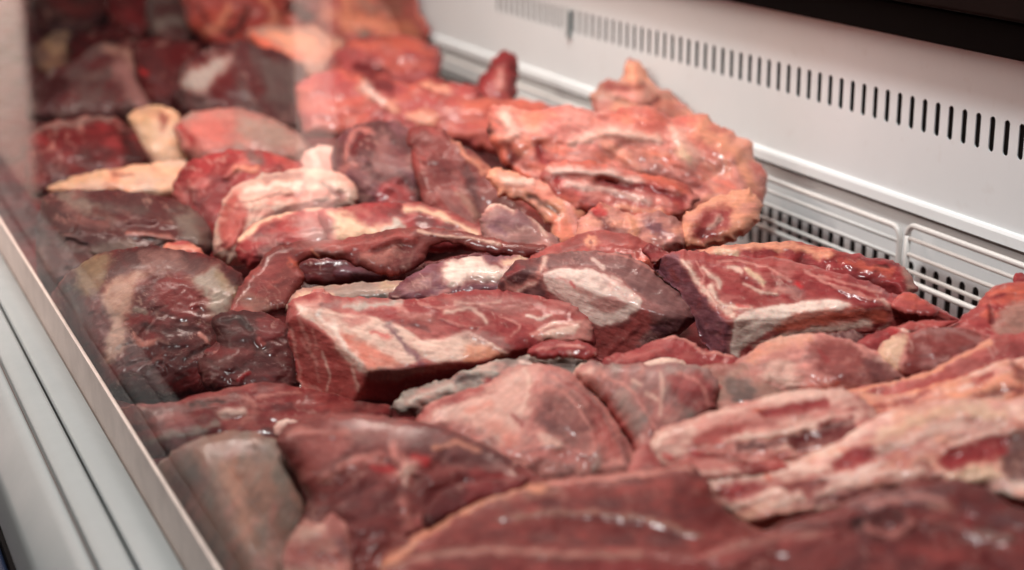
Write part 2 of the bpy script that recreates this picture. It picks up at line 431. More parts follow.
# colour factors that darken or tint single cuts
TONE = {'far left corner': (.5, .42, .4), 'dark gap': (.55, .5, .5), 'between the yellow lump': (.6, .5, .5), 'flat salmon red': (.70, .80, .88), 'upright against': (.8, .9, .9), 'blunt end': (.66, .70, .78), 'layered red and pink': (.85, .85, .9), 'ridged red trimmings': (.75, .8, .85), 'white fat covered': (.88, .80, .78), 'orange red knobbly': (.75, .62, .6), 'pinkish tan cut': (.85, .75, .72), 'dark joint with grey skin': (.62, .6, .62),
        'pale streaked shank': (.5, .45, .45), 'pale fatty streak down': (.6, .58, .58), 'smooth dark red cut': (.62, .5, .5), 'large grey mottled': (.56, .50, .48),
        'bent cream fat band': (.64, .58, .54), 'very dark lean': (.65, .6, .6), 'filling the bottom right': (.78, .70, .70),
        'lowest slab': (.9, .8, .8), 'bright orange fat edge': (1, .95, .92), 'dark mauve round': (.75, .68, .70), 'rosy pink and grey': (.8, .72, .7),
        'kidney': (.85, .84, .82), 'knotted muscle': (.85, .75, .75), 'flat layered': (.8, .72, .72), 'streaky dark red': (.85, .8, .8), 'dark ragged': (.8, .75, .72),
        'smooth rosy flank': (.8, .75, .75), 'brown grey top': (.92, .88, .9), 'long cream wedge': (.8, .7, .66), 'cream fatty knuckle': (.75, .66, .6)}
COUNT = [0]
FAR = 'blurred cuts at the far end of the case'
def piece(name, label, cat, outline, base, T, R=None, tau=35, side=0, lift=0.0, anchor=None, step=None, grain=0, gs=1.0,
          mot=(), marks=(), lump=0.10, wob=1.5, p=2.0, group='cuts of meat heaped in the case', parent=None, edge=None, faces=(), fold=0.18, vein=0.55, lean=0.35, hs=1.0, lin=0.45):
    COUNT[0] += 1
    if group == FAR: lump *= 1.7; wob *= 1.6
    seed = zlib.crc32((name + label).encode()) % 9973
    P0 = np.array(outline, float)
    P = catmull(P0, lin=lin)
    P = P + wob * 1.8 * np.stack([fbm(P[:, 0] / 11, P[:, 1] / 11, seed, 3), fbm(P[:, 0] / 11 + 50, P[:, 1] / 11, seed + 3, 3)], 1)
    P = P + wob * 0.8 * np.stack([vnoise(P[:, 0] / 3.5, P[:, 1] / 3.5, seed + 5), vnoise(P[:, 0] / 3.5 + 50, P[:, 1] / 3.5, seed + 6)], 1)
    cx, cy = anchor or ((P[:, 0].min() + P[:, 0].max()) / 2, (P[:, 1].min() + P[:, 1].max()) / 2)
    if step is None:
        step = 1.35 if 215 < cy < 385 else (2.2 if 150 < cy < 470 else 2.8)
    x0, y0 = P.min(0) - step; x1, y1 = P.max(0) + step
    gx = np.arange(x0, x1 + step, step); gy = np.arange(y0, y1 + step, step)
    X, Y = np.meshgrid(gx, gy); ny, nx = X.shape
    d, bx, by = seg_dist(X, Y, P, True); ins = inside(X, Y, P)
    cell = (ins[:-1, :-1].astype(int) + ins[:-1, 1:] + ins[1:, :-1] + ins[1:, 1:]) >= 1
    use = np.zeros((ny, nx), bool)
    use[:-1, :-1] |= cell; use[:-1, 1:] |= cell; use[1:, :-1] |= cell; use[1:, 1:] |= cell
    # pull the rim onto the outline
    rim = (~ins) & use
    near = ins & (d < step * 0.3)
    X = np.where(rim | near, bx, X); Y = np.where(rim | near, by, Y); d = np.where(rim | near, 0, d)
    R = R or T
    q = np.clip(d / R, 0, 1); prof = (1 - (1 - q) ** p) ** (1 / p)
    inner = sstep(0, 0.6, d / R)
    h = T * prof * (1 + lean * np.clip((Y - cy) / max(1.0, (y1 - y0) / 2), -1, 1))
    h = h + lump * T * inner * 1.25 * fbm(X / (T * 1.1 + 8), Y / (T * 0.8 + 6), seed + 11, 3)
    ca, sa = math.cos(math.radians(grain)), math.sin(math.radians(grain))
    U = (X * ca - Y * sa); Vv = (X * sa + Y * ca)         # along / across the fibres (image y is down)
    wq = fbm(X / 30, Y / 22, seed + 61, 3)
    bn = np.abs(fbm(U / 85 + wq, Vv / 27 + wq * 1.2, seed + 51, 1)); crease = sstep(0.10, 0.0, bn)
    h = h + fold * T * inner * (np.minimum(bn, 0.4) * 1.1 - 0.22)
    h = h + 0.02 * T * inner * fbm(X / 9, Y / 6, seed + 31, 2)
    h = h + 0.006 * T * inner * fbm(X / 5, Y / 4, seed + 21, 3)
    col = np.empty((ny, nx, 3)); col[:] = PAL[base]; fat = np.full((ny, nx), FATTY.get(base, 0.0))
    for i, (c, amt) in enumerate(mot):
        n = fbm(U / 30 + 31 * i, Vv / 13, seed + 40 + i, 4); th = np.interp(amt, [0, 1], [0.55, -0.45])
        k = (sstep(th - 0.22, th + 0.22, n) * 0.6)[..., None]
        col = col * (1 - k) + np.array(PAL[c]) * k; fat = fat * (1 - k[..., 0]) + FATTY.get(c, 0) * k[..., 0]
    # pale seams of fat between the bundles and thin marbling
    pale = np.array((0.62, 0.36, 0.30))
    vn = np.abs(fbm(U / 34 + 7, Vv / 11 + wq * 2, seed + 55, 3)); gate = sstep(-0.05, 0.35, fbm(X / 28, Y / 20, seed + 57, 3))
    k = np.clip(sstep(0.055, 0.0, vn) * gate * vein + crease * 0.35 * vein * sstep(-0.2, 0.3, wq), 0, 1)[..., None]
    col = col * (1 - k) + pale * k
    dk = sstep(0.15, 0.6, fbm(X / 22 + 30, Y / 14, seed + 58, 4))[..., None] * 0.45; col = col * (1 - dk) + col * np.array((0.45, 0.3, 0.32)) * dk
    wx = fbm(X / 12, Y / 10, seed + 71, 4); wy = fbm(X / 12 + 9, Y / 10 + 5, seed + 75, 4); wf = fbm(U / 8, Vv / 3.6, seed + 79, 3)
    brk = fbm(X / 7 + 3, Y / 5, seed + 85, 3)
    for mk in marks:
        c, wd, pts = mk[0], mk[1], mk[2]; hh = mk[3] if len(mk) > 3 else 0; op = mk[4] if len(mk) > 4 else 0.92
        hh = (hh * 0.5 if hh < 0 else hh * 0.8) * hs; d0 = 0
        poly = c.endswith('*'); c = c.rstrip('*')
        Q = catmull(pts, poly, 4) if len(pts) > 2 else np.array(pts, float)
        amp = min(1.5 + wd * 0.9, 7.5)
        XX = X + wx * amp; YY = Y + wy * amp
        ds = seg_dist(XX, YY, Q, poly)[0]
        if True:
            d0 = seg_dist(X + wx * 1.5, Y + wy * 1.5, Q, poly)[0]
            if poly: d0 = np.where(inside(X, Y, Q), -d0, d0)
        if poly:
            ds = np.where(inside(XX, YY, Q), -ds, ds)
            k = sstep(wd * 1.1, -wd * 0.9, ds + wf * wd * 0.7) * (1 - 0.3 * sstep(0.0, 0.6, brk))
            kh = sstep(wd, -wd * 1.5 - 2, d0)
        else:
            k = sstep(1.4, 0.1, ds / wd + wf * 0.45 + brk * 0.4)
            kh = sstep(1.5, 0.0, d0 / wd)
        if c and c != '_':
            if FATTY.get(c, 0) > 0.75:                       # fat blends into the lean through a pink border
                kp = (sstep(wd * 1.4 + 4, -wd, ds) if poly else sstep(2.4, 0.6, ds / wd)) * op * 0.55
                col = col * (1 - kp[..., None]) + np.array(PAL['P']) * kp[..., None]
            k = k * op
            col = col * (1 - k[..., None]) + np.array(PAL[c]) * k[..., None]; fat = fat * (1 - k) + FATTY.get(c, 0) * k
        if hh: h = h + hh * kh * sstep(0, 0.35, d / R)
    if edge:                                                   # a rim of another colour round the cut
        k = sstep(edge[1], edge[1] * 0.3, d + wx * 2)[..., None]; col = col * (1 - k) + np.array(PAL[edge[0]]) * k
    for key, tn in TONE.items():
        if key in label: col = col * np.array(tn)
    # low frequency mottling of the flesh
    mm = 1 + 0.15 * fbm(X / 26, Y / 18, seed + 91, 3)[..., None]; col = np.clip(col * mm, 0.004, 0.95)
    h = np.where(d <= 0, 0, np.maximum(h, -T * 0.3))
    for (ax, ay), (bx_, by_), hc, sl, (sx, sy) in faces:      # flat knife cuts: a plane falling away beyond an edge line
        vx, vy = bx_ - ax, by_ - ay; L = math.hypot(vx, vy); nx_, ny_ = -vy / L, vx / L
        if (sx - ax) * nx_ + (sy - ay) * ny_ < 0: nx_, ny_ = -nx_, -ny_
        e = (X - ax) * nx_ + (Y - ay) * ny_ + wy * 1.5
        pl = hc - sl * e; k = 2.5
        mnm = np.minimum(h, pl) - k * 0.25 * np.clip(1 - np.abs(h - pl) / k, 0, 1) ** 2
        h = np.where(d > 0, mnm, 0)
    hb = -0.75 * T * (1 - (1 - q) ** 2) ** 0.5
    # real space: every traced point lies h off the piece's own tilted mid plane
    A = pile_point(cx, cy); vd = A - CAM; dist = np.linalg.norm(vd); A = A - vd / dist * lift
    hv = np.array([-vd[0], -vd[1], 0]); hv /= np.linalg.norm(hv)
    t = math.radians(tau); s = math.radians(side)
    n = math.cos(t) * np.array([0, 0, 1]) + math.sin(t) * hv; n = n * math.cos(s) + RT * math.sin(s)
    pxm = np.linalg.norm(A - CAM) / FPX
    def place(hp):
        D = FW[None, None] + RT[None, None] * ((X - 512) / FPX)[..., None] - UP[None, None] * ((Y - 285) / FPX)[..., None]
        num = (A - CAM) @ n + hp * pxm; den = D @ n
        t = num / den
        lo = (GX + 0.009) / D[..., 0]; hi = (WX - 0.012) / D[..., 0]     # meat presses against the glass and the back wall
        k = 0.02
        t = lo + k * np.logaddexp(0, (t - lo) / k); t = np.minimum(t, hi + 0.15 * np.tanh(np.minimum(hp, 0) * 0.01))
        return CAM + D * t[..., None]
    top = place(h); bot = place(hb)
    idx = -np.ones((ny, nx), int); iu = np.argwhere(use); nu = len(iu); idx[use] = np.arange(nu)
    inner_pts = use & (d > 0); idb = idx.copy(); idb[inner_pts] = nu + np.arange(inner_pts.sum())
    V = np.concatenate([top[use], bot[inner_pts]]) - A
    C4 = np.concatenate([np.concatenate([col, fat[..., None]], 2)[use], np.concatenate([col, fat[..., None]], 2)[inner_pts]])
    gsx = 0.05 * gs; gsy = 0.30 * gs
    G3 = np.stack([U * gsx, Vv * gsy, h * 0.1], 2); G3 = np.concatenate([G3[use], G3[inner_pts]])
    ci, cj = np.nonzero(cell)
    f1 = np.stack([idx[ci, cj], idx[ci + 1, cj], idx[ci + 1, cj + 1], idx[ci, cj + 1]], 1)
    f2 = np.stack([idb[ci, cj], idb[ci, cj + 1], idb[ci + 1, cj + 1], idb[ci + 1, cj]], 1)
    both = (f1 == f2[:, [0, 3, 2, 1]]).all(1)
    Fq = np.concatenate([f1, f2[~both]])
    me = bpy.data.meshes.new(name)
    me.vertices.add(len(V)); me.vertices.foreach_set('co', V.astype(np.float32).ravel())
    nf = len(Fq)
    me.loops.add(nf * 4); me.loops.foreach_set('vertex_index', Fq.astype(np.int32).ravel())
    me.polygons.add(nf); me.polygons.foreach_set('loop_start', (np.arange(nf) * 4).astype(np.int32))
    me.polygons.foreach_set('loop_total', np.full(nf, 4, np.int32))
    me.polygons.foreach_set('use_smooth', np.ones(nf, bool))
    a = me.attributes.new('flesh', 'FLOAT_COLOR', 'POINT'); a.data.foreach_set('color', C4.astype(np.float32).ravel())
    a = me.attributes.new('grain', 'FLOAT_VECTOR', 'POINT'); a.data.foreach_set('vector', G3.astype(np.float32).ravel())
    me.materials.append(MEAT)
    me.update(calc_edges=True); me.validate()
    o = bpy.data.objects.new(name, me); S.collection.objects.link(o)
    o.location = A
    if parent:
        o.parent = parent; o.location = A - np.array(parent.location)
    else: tag(o, label, cat, group)
    return o

# lumpy mass of smaller trimmings that carries the visible cuts
def bed():
    gx = np.arange(GX + 0.008, WX - 0.004, 0.008); gy = np.arange(0.45, 4.6, 0.008)
    X, Y = np.meshgrid(gx, gy); ny, nx = X.shape
    Z = -0.075 + 0.12 * (X - 0.25) + 0.018 * fbm(X / 0.05, Y / 0.05, 5, 3)
    Z = np.where(X < GX + 0.03, Z - 0.02, Z); Z = Z - 0.07 * sstep(WX - 0.10, WX - 0.05, X)
    V = np.stack([X, Y, Z], 2).reshape(-1, 3)
    i = np.arange(ny * nx).reshape(ny, nx)
    Fq = np.stack([i[:-1, :-1], i[:-1, 1:], i[1:, 1:], i[1:, :-1]], 2).reshape(-1, 4)
    o = mesh_obj('meat_trimmings', V, Fq, MEAT, smooth=True)
    k = sstep(-0.2, 0.6, fbm(X / 0.03, Y / 0.03, 9, 3))[..., None]
    C = np.array(PAL['M']) * (1 - k) + np.array(PAL['D']) * k
    C4 = np.concatenate([C, np.zeros((ny, nx, 1))], 2).reshape(-1, 4)
    a = o.data.attributes.new('flesh', 'FLOAT_COLOR', 'POINT'); a.data.foreach_set('color', C4.astype(np.float32).ravel())
    G = np.stack([X * 60, Y * 200, Z], 2).reshape(-1, 3)
    a = o.data.attributes.new('grain', 'FLOAT_VECTOR', 'POINT'); a.data.foreach_set('vector', G.astype(np.float32).ravel())
    tag(o, 'dark red trimmings filling the gaps under the cuts of meat', 'meat trimmings', kind='stuff')
bed()

# ------------------------------------------------------------------ the cuts, from the far end to the front


# --- far end
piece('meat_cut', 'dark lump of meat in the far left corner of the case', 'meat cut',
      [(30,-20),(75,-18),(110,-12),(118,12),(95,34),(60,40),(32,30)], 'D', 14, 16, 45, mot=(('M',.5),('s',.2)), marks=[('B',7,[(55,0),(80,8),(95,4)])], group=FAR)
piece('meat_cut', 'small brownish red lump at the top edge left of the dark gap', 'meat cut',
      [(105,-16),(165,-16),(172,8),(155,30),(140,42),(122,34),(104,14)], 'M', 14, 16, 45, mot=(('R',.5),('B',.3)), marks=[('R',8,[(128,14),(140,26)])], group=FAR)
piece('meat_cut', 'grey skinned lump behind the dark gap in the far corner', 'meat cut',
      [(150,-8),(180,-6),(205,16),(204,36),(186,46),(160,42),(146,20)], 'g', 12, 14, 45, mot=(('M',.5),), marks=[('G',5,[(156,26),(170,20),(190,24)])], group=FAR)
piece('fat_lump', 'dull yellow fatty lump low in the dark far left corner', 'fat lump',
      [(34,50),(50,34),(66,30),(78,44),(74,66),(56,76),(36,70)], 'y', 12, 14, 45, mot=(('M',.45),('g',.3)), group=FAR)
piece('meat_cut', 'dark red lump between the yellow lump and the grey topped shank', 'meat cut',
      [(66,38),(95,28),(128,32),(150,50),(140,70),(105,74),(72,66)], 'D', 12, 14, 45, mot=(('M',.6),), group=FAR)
piece('meat_cut', 'large orange red knobbly cut at the top edge of the far pile', 'meat cut',
      [(183,-20),(250,-22),(310,-20),(338,4),(334,40),(305,56),(262,56),(222,52),(196,36),(184,8)], 'r', 20, 26, 45,
      mot=(('O',.45),('B',.35),('p',.3)), lump=.25,
      marks=[('K',9,[(296,8),(308,14)],-14),('B',5,[(200,10),(215,28),(240,34)],-5),('o',5,[(206,30),(222,24),(228,8)],4),('D',4,[(228,38),(240,28),(246,8)],-6),('o',6,[(262,-4),(276,14),(270,32)],4)], group=FAR)
piece('meat_cut', 'pinkish tan cut at the top edge nearest the white back wall', 'meat cut',
      [(322,-22),(400,-22),(418,4),(430,28),(424,50),(380,58),(335,56),(318,20)], 'p', 18, 24, 45, mot=(('o',.4),('B',.4)), lump=.2,
      marks=[('T',7,[(360,6),(400,8)],3),('o',8,[(345,22),(385,24),(415,30)],4),('G',5,[(362,34),(372,38)],-5),('o',4,[(345,-8),(350,18),(358,28)],3)], group=FAR)
piece('meat_cut', 'red fleshy cut with blunt end pointing at the dark wall vent', 'meat cut',
      [(330,52),(365,36),(410,36),(438,48),(442,66),(430,84),(385,92),(345,88),(326,72)], 'r', 16, 20, 45, mot=(('O',.4),('M',.3)), lump=.2,
      marks=[('O',6,[(350,44),(400,44),(430,52)],3),('M',8,[(362,66),(385,74)],-6)], group=FAR)
piece('meat_cut', 'orange rimmed slab lying behind the dark grey joint', 'meat cut',
      [(244,32),(270,26),(310,28),(345,40),(350,64),(322,82),(296,74),(262,56)], 'T', 14, 18, 45, mot=(('o',.5),),
      marks=[('O',5,[(254,38),(275,50),(300,58)],4),('o',6,[(270,34),(310,40)],3)], group=FAR)
piece('meat_cut', 'dark joint with grey skin and pale patch on its left face', 'meat cut',
      [(178,88),(182,66),(200,52),(232,40),(262,46),(292,58),(304,66),(303,102),(298,126),(262,132),(215,124),(182,112)], 's', 24, 34, 42, grain=-60,
      mot=(('M',.5),('g',.35)), marks=[('C*',4,[(184,76),(205,66),(228,58),(216,76),(204,90),(184,86)]),('K',5,[(182,94),(200,100)],-5),('g*',5,[(262,60),(300,68),(300,98),(268,100)]),('M',9,[(215,100),(235,70)],0,.7)],
      faces=[((258,48),(268,130),20,.5,(300,90))], group=FAR)
piece('meat_cut', 'dark brown chunk between the pale streaked shank and the grey joint', 'meat cut',
      [(134,44),(160,38),(196,44),(200,66),(186,96),(168,114),(148,104),(136,74)], 'M', 15, 20, 42, mot=(('s',.4),('D',.3)), marks=[('X',3,[(140,68),(146,72)])], group=FAR)
piece('meat_cut', 'dark mauve shank with a pale fatty streak down its right side', 'meat cut',
      [(26,100),(40,78),(70,62),(100,44),(125,40),(145,58),(152,82),(168,104),(156,124),(110,124),(60,124),(28,122)], 's', 24, 30, 42, grain=30,
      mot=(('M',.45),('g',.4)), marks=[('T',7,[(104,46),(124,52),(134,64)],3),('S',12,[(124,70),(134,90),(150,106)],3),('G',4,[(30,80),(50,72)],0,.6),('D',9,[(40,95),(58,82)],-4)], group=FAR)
piece('meat_cut', 'flat salmon red slab of meat stretching to the upright red piece', 'meat cut',
      [(296,88),(326,72),(372,72),(420,88),(470,100),(520,98),(560,108),(566,134),(530,160),(478,150),(430,136),(360,138),(306,134)], 'r', 18, 26, 40,
      mot=(('O',.5),('R',.3)), lump=.18, marks=[('o',6,[(362,84),(380,100),(394,110)],5),('F',4,[(366,86),(384,104)],2,.7),('o',7,[(410,116),(430,118)],3),('M',9,[(355,70),(390,88)],-5),('O',6,[(470,104),(540,104)],3)], group=FAR)
piece('meat_cut', 'ridged red trimmings in front of the blunt red cut', 'meat cut',
      [(402,98),(410,84),(430,78),(456,82),(482,90),(478,106),(450,112),(418,112)], 'r', 12, 14, 42, mot=(('M',.4),('O',.4)), lump=.3,
      marks=[('o',5,[(414,92),(430,86),(448,90)],4),('M',4,[(420,104),(450,100)],-4)], group=FAR)
piece('meat_cut', 'small red piece standing upright against the white back wall', 'meat cut',
      [(466,104),(474,86),(486,74),(494,58),(508,52),(517,60),(515,84),(516,104),(500,112),(478,112)], 'R', 12, 16, 55, mot=(('M',.35),('r',.4)), lift=.02,
      marks=[('P',4,[(500,70),(502,88)],3,.6),('M',4,[(512,60),(513,96)],-3)], group=FAR)

# --- behind the heap on the right
piece('meat_cut', 'tan knobbly piece leaning on the wall above the large orange chunk', 'meat cut',
      [(590,98),(602,82),(620,78),(626,62),(640,60),(650,80),(678,98),(702,120),(706,142),(650,146),(600,132)], 'T', 16, 20, 50, mot=(('o',.5),('p',.4)), lump=.25, lift=.02,
      marks=[('o',9,[(634,70),(636,86)],6),('P',6,[(618,94),(642,100)],4),('M',3,[(650,106),(656,98)],-5),('B',4,[(606,86),(645,88)],-3)], group=FAR)
piece('meat_slab', 'large blurred orange pink slab resting against the back wall', 'meat slab',
      [(486,122),(498,104),(530,112),(566,106),(610,112),(640,104),(672,116),(706,114),(722,128),(748,140),(758,162),(768,178),(762,206),(740,220),(700,228),(640,226),(580,216),(530,190),(500,160)], 'P', 26, 26, 42, lift=.010,
      mot=(('o',.45),('O',.5),('r',.35)), lump=.10, grain=-20, lean=.1,
      marks=[('K',5,[(485,126),(488,132)],-8),('F',8,[(504,116),(514,132)],5,.8),('S',14,[(630,140),(650,170)],0,.5),('F',10,[(676,136),(690,160)],5,.6),('o',12,[(700,130),(730,150),(748,180)],5),
             ('Y',6,[(680,150),(686,158)],4,.9),('R',5,[(540,146),(545,162),(562,172)],-7),('M',7,[(507,148),(516,162)],-8),('O',6,[(495,140),(510,172),(530,180)],4),('B',6,[(600,150),(640,176),(700,190)],-6,.6),
             ('F',5,[(570,142),(610,132),(660,140)],4,.6),('P',5,[(730,160),(746,200)],4)], group=FAR)
piece('meat_slab', 'layered red and pink edge below the large orange slab', 'meat slab',
      [(540,176),(556,164),(590,162),(630,170),(672,178),(700,196),(690,214),(660,224),(620,222),(580,214),(552,198)], 'O', 14, 14, 36, lift=.024, grain=-14,
      mot=(('P',.5),('R',.4)), lump=.25, marks=[('F',5,[(552,170),(600,172),(640,184)],5,.85),('X',4,[(558,180),(580,192)],-3,.6),('F',4,[(566,184),(610,190),(650,200)],4,.7),('R',5,[(600,182),(650,190),(684,202)],-6),('o',4,[(620,206),(660,212)],3)], group=FAR)
piece('meat_cut', 'rounded pink and dark folded end hanging under the orange slab', 'meat cut',
      [(584,214),(600,204),(630,212),(662,212),(680,222),(690,240),(672,256),(630,260),(594,252),(574,234)], 'P', 16, 18, 38, lift=.020, mot=(('o',.4),('s',.4)), lump=.2,
      marks=[('M',8,[(596,216),(610,230)],-6),('X',5,[(590,208),(602,214)],0,.7),('V',8,[(650,224),(666,232)],-5),('o',5,[(630,220),(636,244)],4)], group=FAR)
piece('meat_cut', 'red oval muscle end with pale rim facing out below the orange slab', 'meat cut',
      [(676,236),(684,214),(706,200),(730,192),(752,190),(764,206),(756,226),(736,240),(704,250),(684,250)], 'o', 18, 18, 40, lift=.020, mot=(('P',.4),),
      marks=[('R*',5,[(690,236),(700,214),(722,204),(732,210),(724,232),(704,244)],-5,.95),('M',5,[(700,236),(716,224)],-3,.7),('F',4,[(712,226),(718,218)],2,.4)], group=FAR)
piece('rib_trim', 'curved rib strip with pink fat crossing in front of the orange chunk', 'meat cut',
      [(486,176),(500,168),(530,178),(556,186),(580,200),(590,226),(584,246),(556,248),(548,222),(528,206),(500,196)], 'o', 12, 12, 38, lift=.012, mot=(('P',.4),('O',.4)),
      marks=[('K',4,[(530,196),(548,206),(560,214)],-6,.8),('F',5,[(506,182),(530,180)],4),('P',4,[(568,200),(578,230)],3)], group=FAR)
piece('meat_cut', 'smooth rosy flank slab sloping down to the right behind the dark flap', 'meat cut',
      [(408,136),(424,124),(444,132),(478,156),(520,190),(560,226),(572,250),(540,264),(500,262),(450,240),(420,200)], 'B', 16, 26, 38,
      mot=(('r',.45),('S',.3)), grain=-40, marks=[('o',4,[(456,142),(480,168),(520,196)],3,.8),('M',10,[(438,166),(450,182)],-6,.6),('s',6,[(466,170),(480,214)],-3),('T',6,[(460,196),(475,214)],2)], group=FAR)
piece('bone_end', 'violet grey joint end poking out above the dark flap', 'bone end',
      [(478,222),(484,208),(498,202),(516,210),(540,224),(560,240),(568,256),(530,262),(490,252)], 'S', 15, 16, 38, lift=.03,
      mot=(('V',.4),('P',.3)), marks=[('V',6,[(492,224),(506,232)],-4,.8),('F',2.2,[(486,210),(498,204),(512,212)],3),('F',3,[(530,216),(545,234)],3,.8),('R',4,[(486,246),(530,252)])], group=FAR)
piece('meat_cut', 'dark mauve round joint with a small hollow at its upper left', 'meat cut',
      [(331,156),(340,134),(358,124),(392,121),(424,132),(446,152),(462,182),(478,214),(470,232),(430,236),(385,226),(352,208),(336,186)], 's', 34, 46, 38,
      mot=(('V',.35),('S',.35),('M',.3)), grain=-30,
      marks=[('M',5,[(352,150),(356,138),(364,132)],-6),('P',3,[(346,160),(348,142),(358,130),(372,134)],3,.7),('P',4,[(342,170),(352,164)],3,.7),('X*',4,[(376,192),(392,180),(404,184),(412,200),(380,204)],-2,.45),
             ('M',9,[(428,174),(444,178)],-6,.8),('S',7,[(382,142),(378,166)],0,.6),('B',14,[(440,200),(462,214)],0,.6)], group=FAR)
# --- left middle ground
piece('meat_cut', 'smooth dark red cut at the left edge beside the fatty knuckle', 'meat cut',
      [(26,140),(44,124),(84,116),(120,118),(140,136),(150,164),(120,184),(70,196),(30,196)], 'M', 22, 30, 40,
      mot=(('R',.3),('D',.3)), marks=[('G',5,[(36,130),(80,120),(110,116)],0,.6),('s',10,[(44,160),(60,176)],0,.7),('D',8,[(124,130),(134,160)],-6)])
piece('meat_cut', 'rosy pink and grey skinned joint behind the streaky red neck', 'meat cut',
      [(174,124),(196,110),(236,108),(272,118),(298,134),(312,150),(300,170),(250,172),(204,168),(180,150)], 'S', 24, 32, 40,
      mot=(('P',.35),('G',.3)), marks=[('p*',8,[(184,126),(214,116),(232,128),(226,146),(196,150)],3,.9),('G*',8,[(240,112),(285,128),(304,146),(270,152),(240,134)],0,.8),('R',5,[(182,128),(192,144)],-3)])
kn = piece('knuckle', 'cream fatty knuckle with a small hollow bone in its face', 'bone end',
      [(128,116),(146,106),(166,106),(180,114),(186,132),(198,148),(200,164),(172,172),(150,168),(138,146)], 'Y', 18, 22, 42, lift=.01,
      mot=(('C',.4),('y',.3)), marks=[('B',6,[(164,118),(164,124)],-8),('R',3,[(181,112),(188,128)],-3),('S',5,[(140,146),(148,160)],0),('y',8,[(146,118),(150,140)],0,.5)])
piece('fat_wedge', 'long cream wedge of fat pointing left above the grey mottled joint', 'fat trim',
      [(46,190),(70,178),(104,170),(150,164),(186,160),(200,172),(190,194),(160,200),(116,198),(74,198)], 'Y', 14, 16, 40, lift=.01, grain=8,
      mot=(('o',.3),('C',.45)), marks=[('B',3,[(112,176),(130,174)],-3,.8),('y',4,[(52,186),(100,176)],0,.7)])
piece('meat_cut', 'streaky dark red neck of meat behind the white fatty joint', 'meat cut',
      [(172,196),(176,176),(194,158),(228,150),(266,152),(300,162),(322,176),(316,200),(270,206),(246,226),(226,252),(210,246),(190,222)], 'R', 24, 30, 38,
      mot=(('M',.45),('p',.25)), grain=40, marks=[('p',4,[(226,176),(240,162),(258,158)],4,.8),('o',4,[(236,168),(256,168)],3,.8),('g',6,[(250,154),(262,160)],0,.8),('P',3,[(192,186),(194,202)],4),('M',10,[(186,190),(204,216)],-5,.8),('r',6,[(276,158),(296,170)],3)])
piece('meat_cut', 'white fat covered joint with an oval of red muscle at its left', 'meat cut',
      [(212,254),(216,222),(222,200),(236,186),(262,174),(300,168),(336,172),(356,186),(356,206),(330,216),(290,222),(262,236),(248,262),(230,268)], 'F', 26, 34, 38, lift=.006,
      mot=(('C',.5),('P',.25)), grain=8,
      marks=[('r*',3,[(219,216),(226,196),(238,194),(246,208),(242,232),(232,250),(220,244)],3),('P',5,[(272,200),(300,196),(330,192)],-3,.9),('R*',3,[(262,214),(300,204),(330,200),(336,208),(300,214),(270,220)],-2,.55),('W',5,[(246,190),(280,184),(300,186)],2),('g',4,[(322,184),(340,194)],-3,.8),('B',4,[(330,186),(344,196)],-3,.7),('S',5,[(264,178),(300,174)],0,.7),('M',5,[(214,250),(224,244)],0)])
piece('meat_cut', 'pale streaked membrane and red shreds left of the dark mauve joint', 'meat cut',
      [(296,176),(302,156),(318,144),(336,150),(346,170),(356,196),(352,212),(326,206),(306,194)], 'P', 16, 18, 38, lift=.012,
      mot=(('C',.5),('B',.4)), grain=-50, marks=[('W',4,[(336,164),(346,186),(350,204)],4),('M',3,[(324,186),(342,194)],-4),('C',6,[(312,150),(318,168)],2,.8)])
piece('meat_cut', 'red and cream slab lying behind the torn dark flap', 'meat cut',
      [(318,212),(348,206),(398,202),(430,206),(464,218),(492,234),(480,250),(420,252),(370,254),(330,246)], 'R', 20, 22, 38, grain=-8, lift=.004,
      mot=(('M',.4),('p',.25)), marks=[('Y*',4,[(328,212),(350,214),(362,226),(392,226),(400,238),(370,246),(338,240),(334,222)],3),('Y',3,[(406,208),(440,214),(478,236)],4,.9),('s',6,[(420,222),(450,230)],-4,.8),('C',4,[(384,232),(400,224)],2)])
piece('meat_cut', 'glossy plump red muscle with bright wet highlights left of the cream fat', 'meat cut',
      [(236,256),(238,240),(254,224),(282,214),(312,208),(334,212),(344,226),(342,244),(318,256),(280,262),(250,270)], 'R', 22, 26, 36, lift=.012,
      mot=(('r',.35),('M',.25),('S',.2)), marks=[('Y',2.5,[(240,238),(262,220),(300,208),(330,209)],2),('S',8,[(312,226),(322,236)],4,.7),('s',5,[(256,232),(272,228)],0,.6)])
piece('meat_cut', 'large grey mottled joint below the cream wedge of fat', 'meat cut',
      [(36,222),(44,196),(70,190),(110,190),(152,194),(188,204),(208,222),(214,246),(200,268),(150,276),(90,290),(48,296),(36,260)], 's', 34, 44, 36,
      mot=(('g',.45),('M',.5),('S',.25)), grain=-14,
      marks=[('M',7,[(50,230),(60,270)],0,.8),('G',6,[(60,196),(86,208),(110,216)],0,.7),('M',5,[(96,212),(140,222),(176,226)],0,.8),('G',12,[(186,218),(198,236)],2,.8),('P',3.5,[(130,234),(156,236),(176,240)],3,.8),('M',6,[(134,226),(176,232)],-4,.6),('g',5,[(204,222),(210,244)],-5),('G',7,[(100,250),(130,248)],0,.6)])
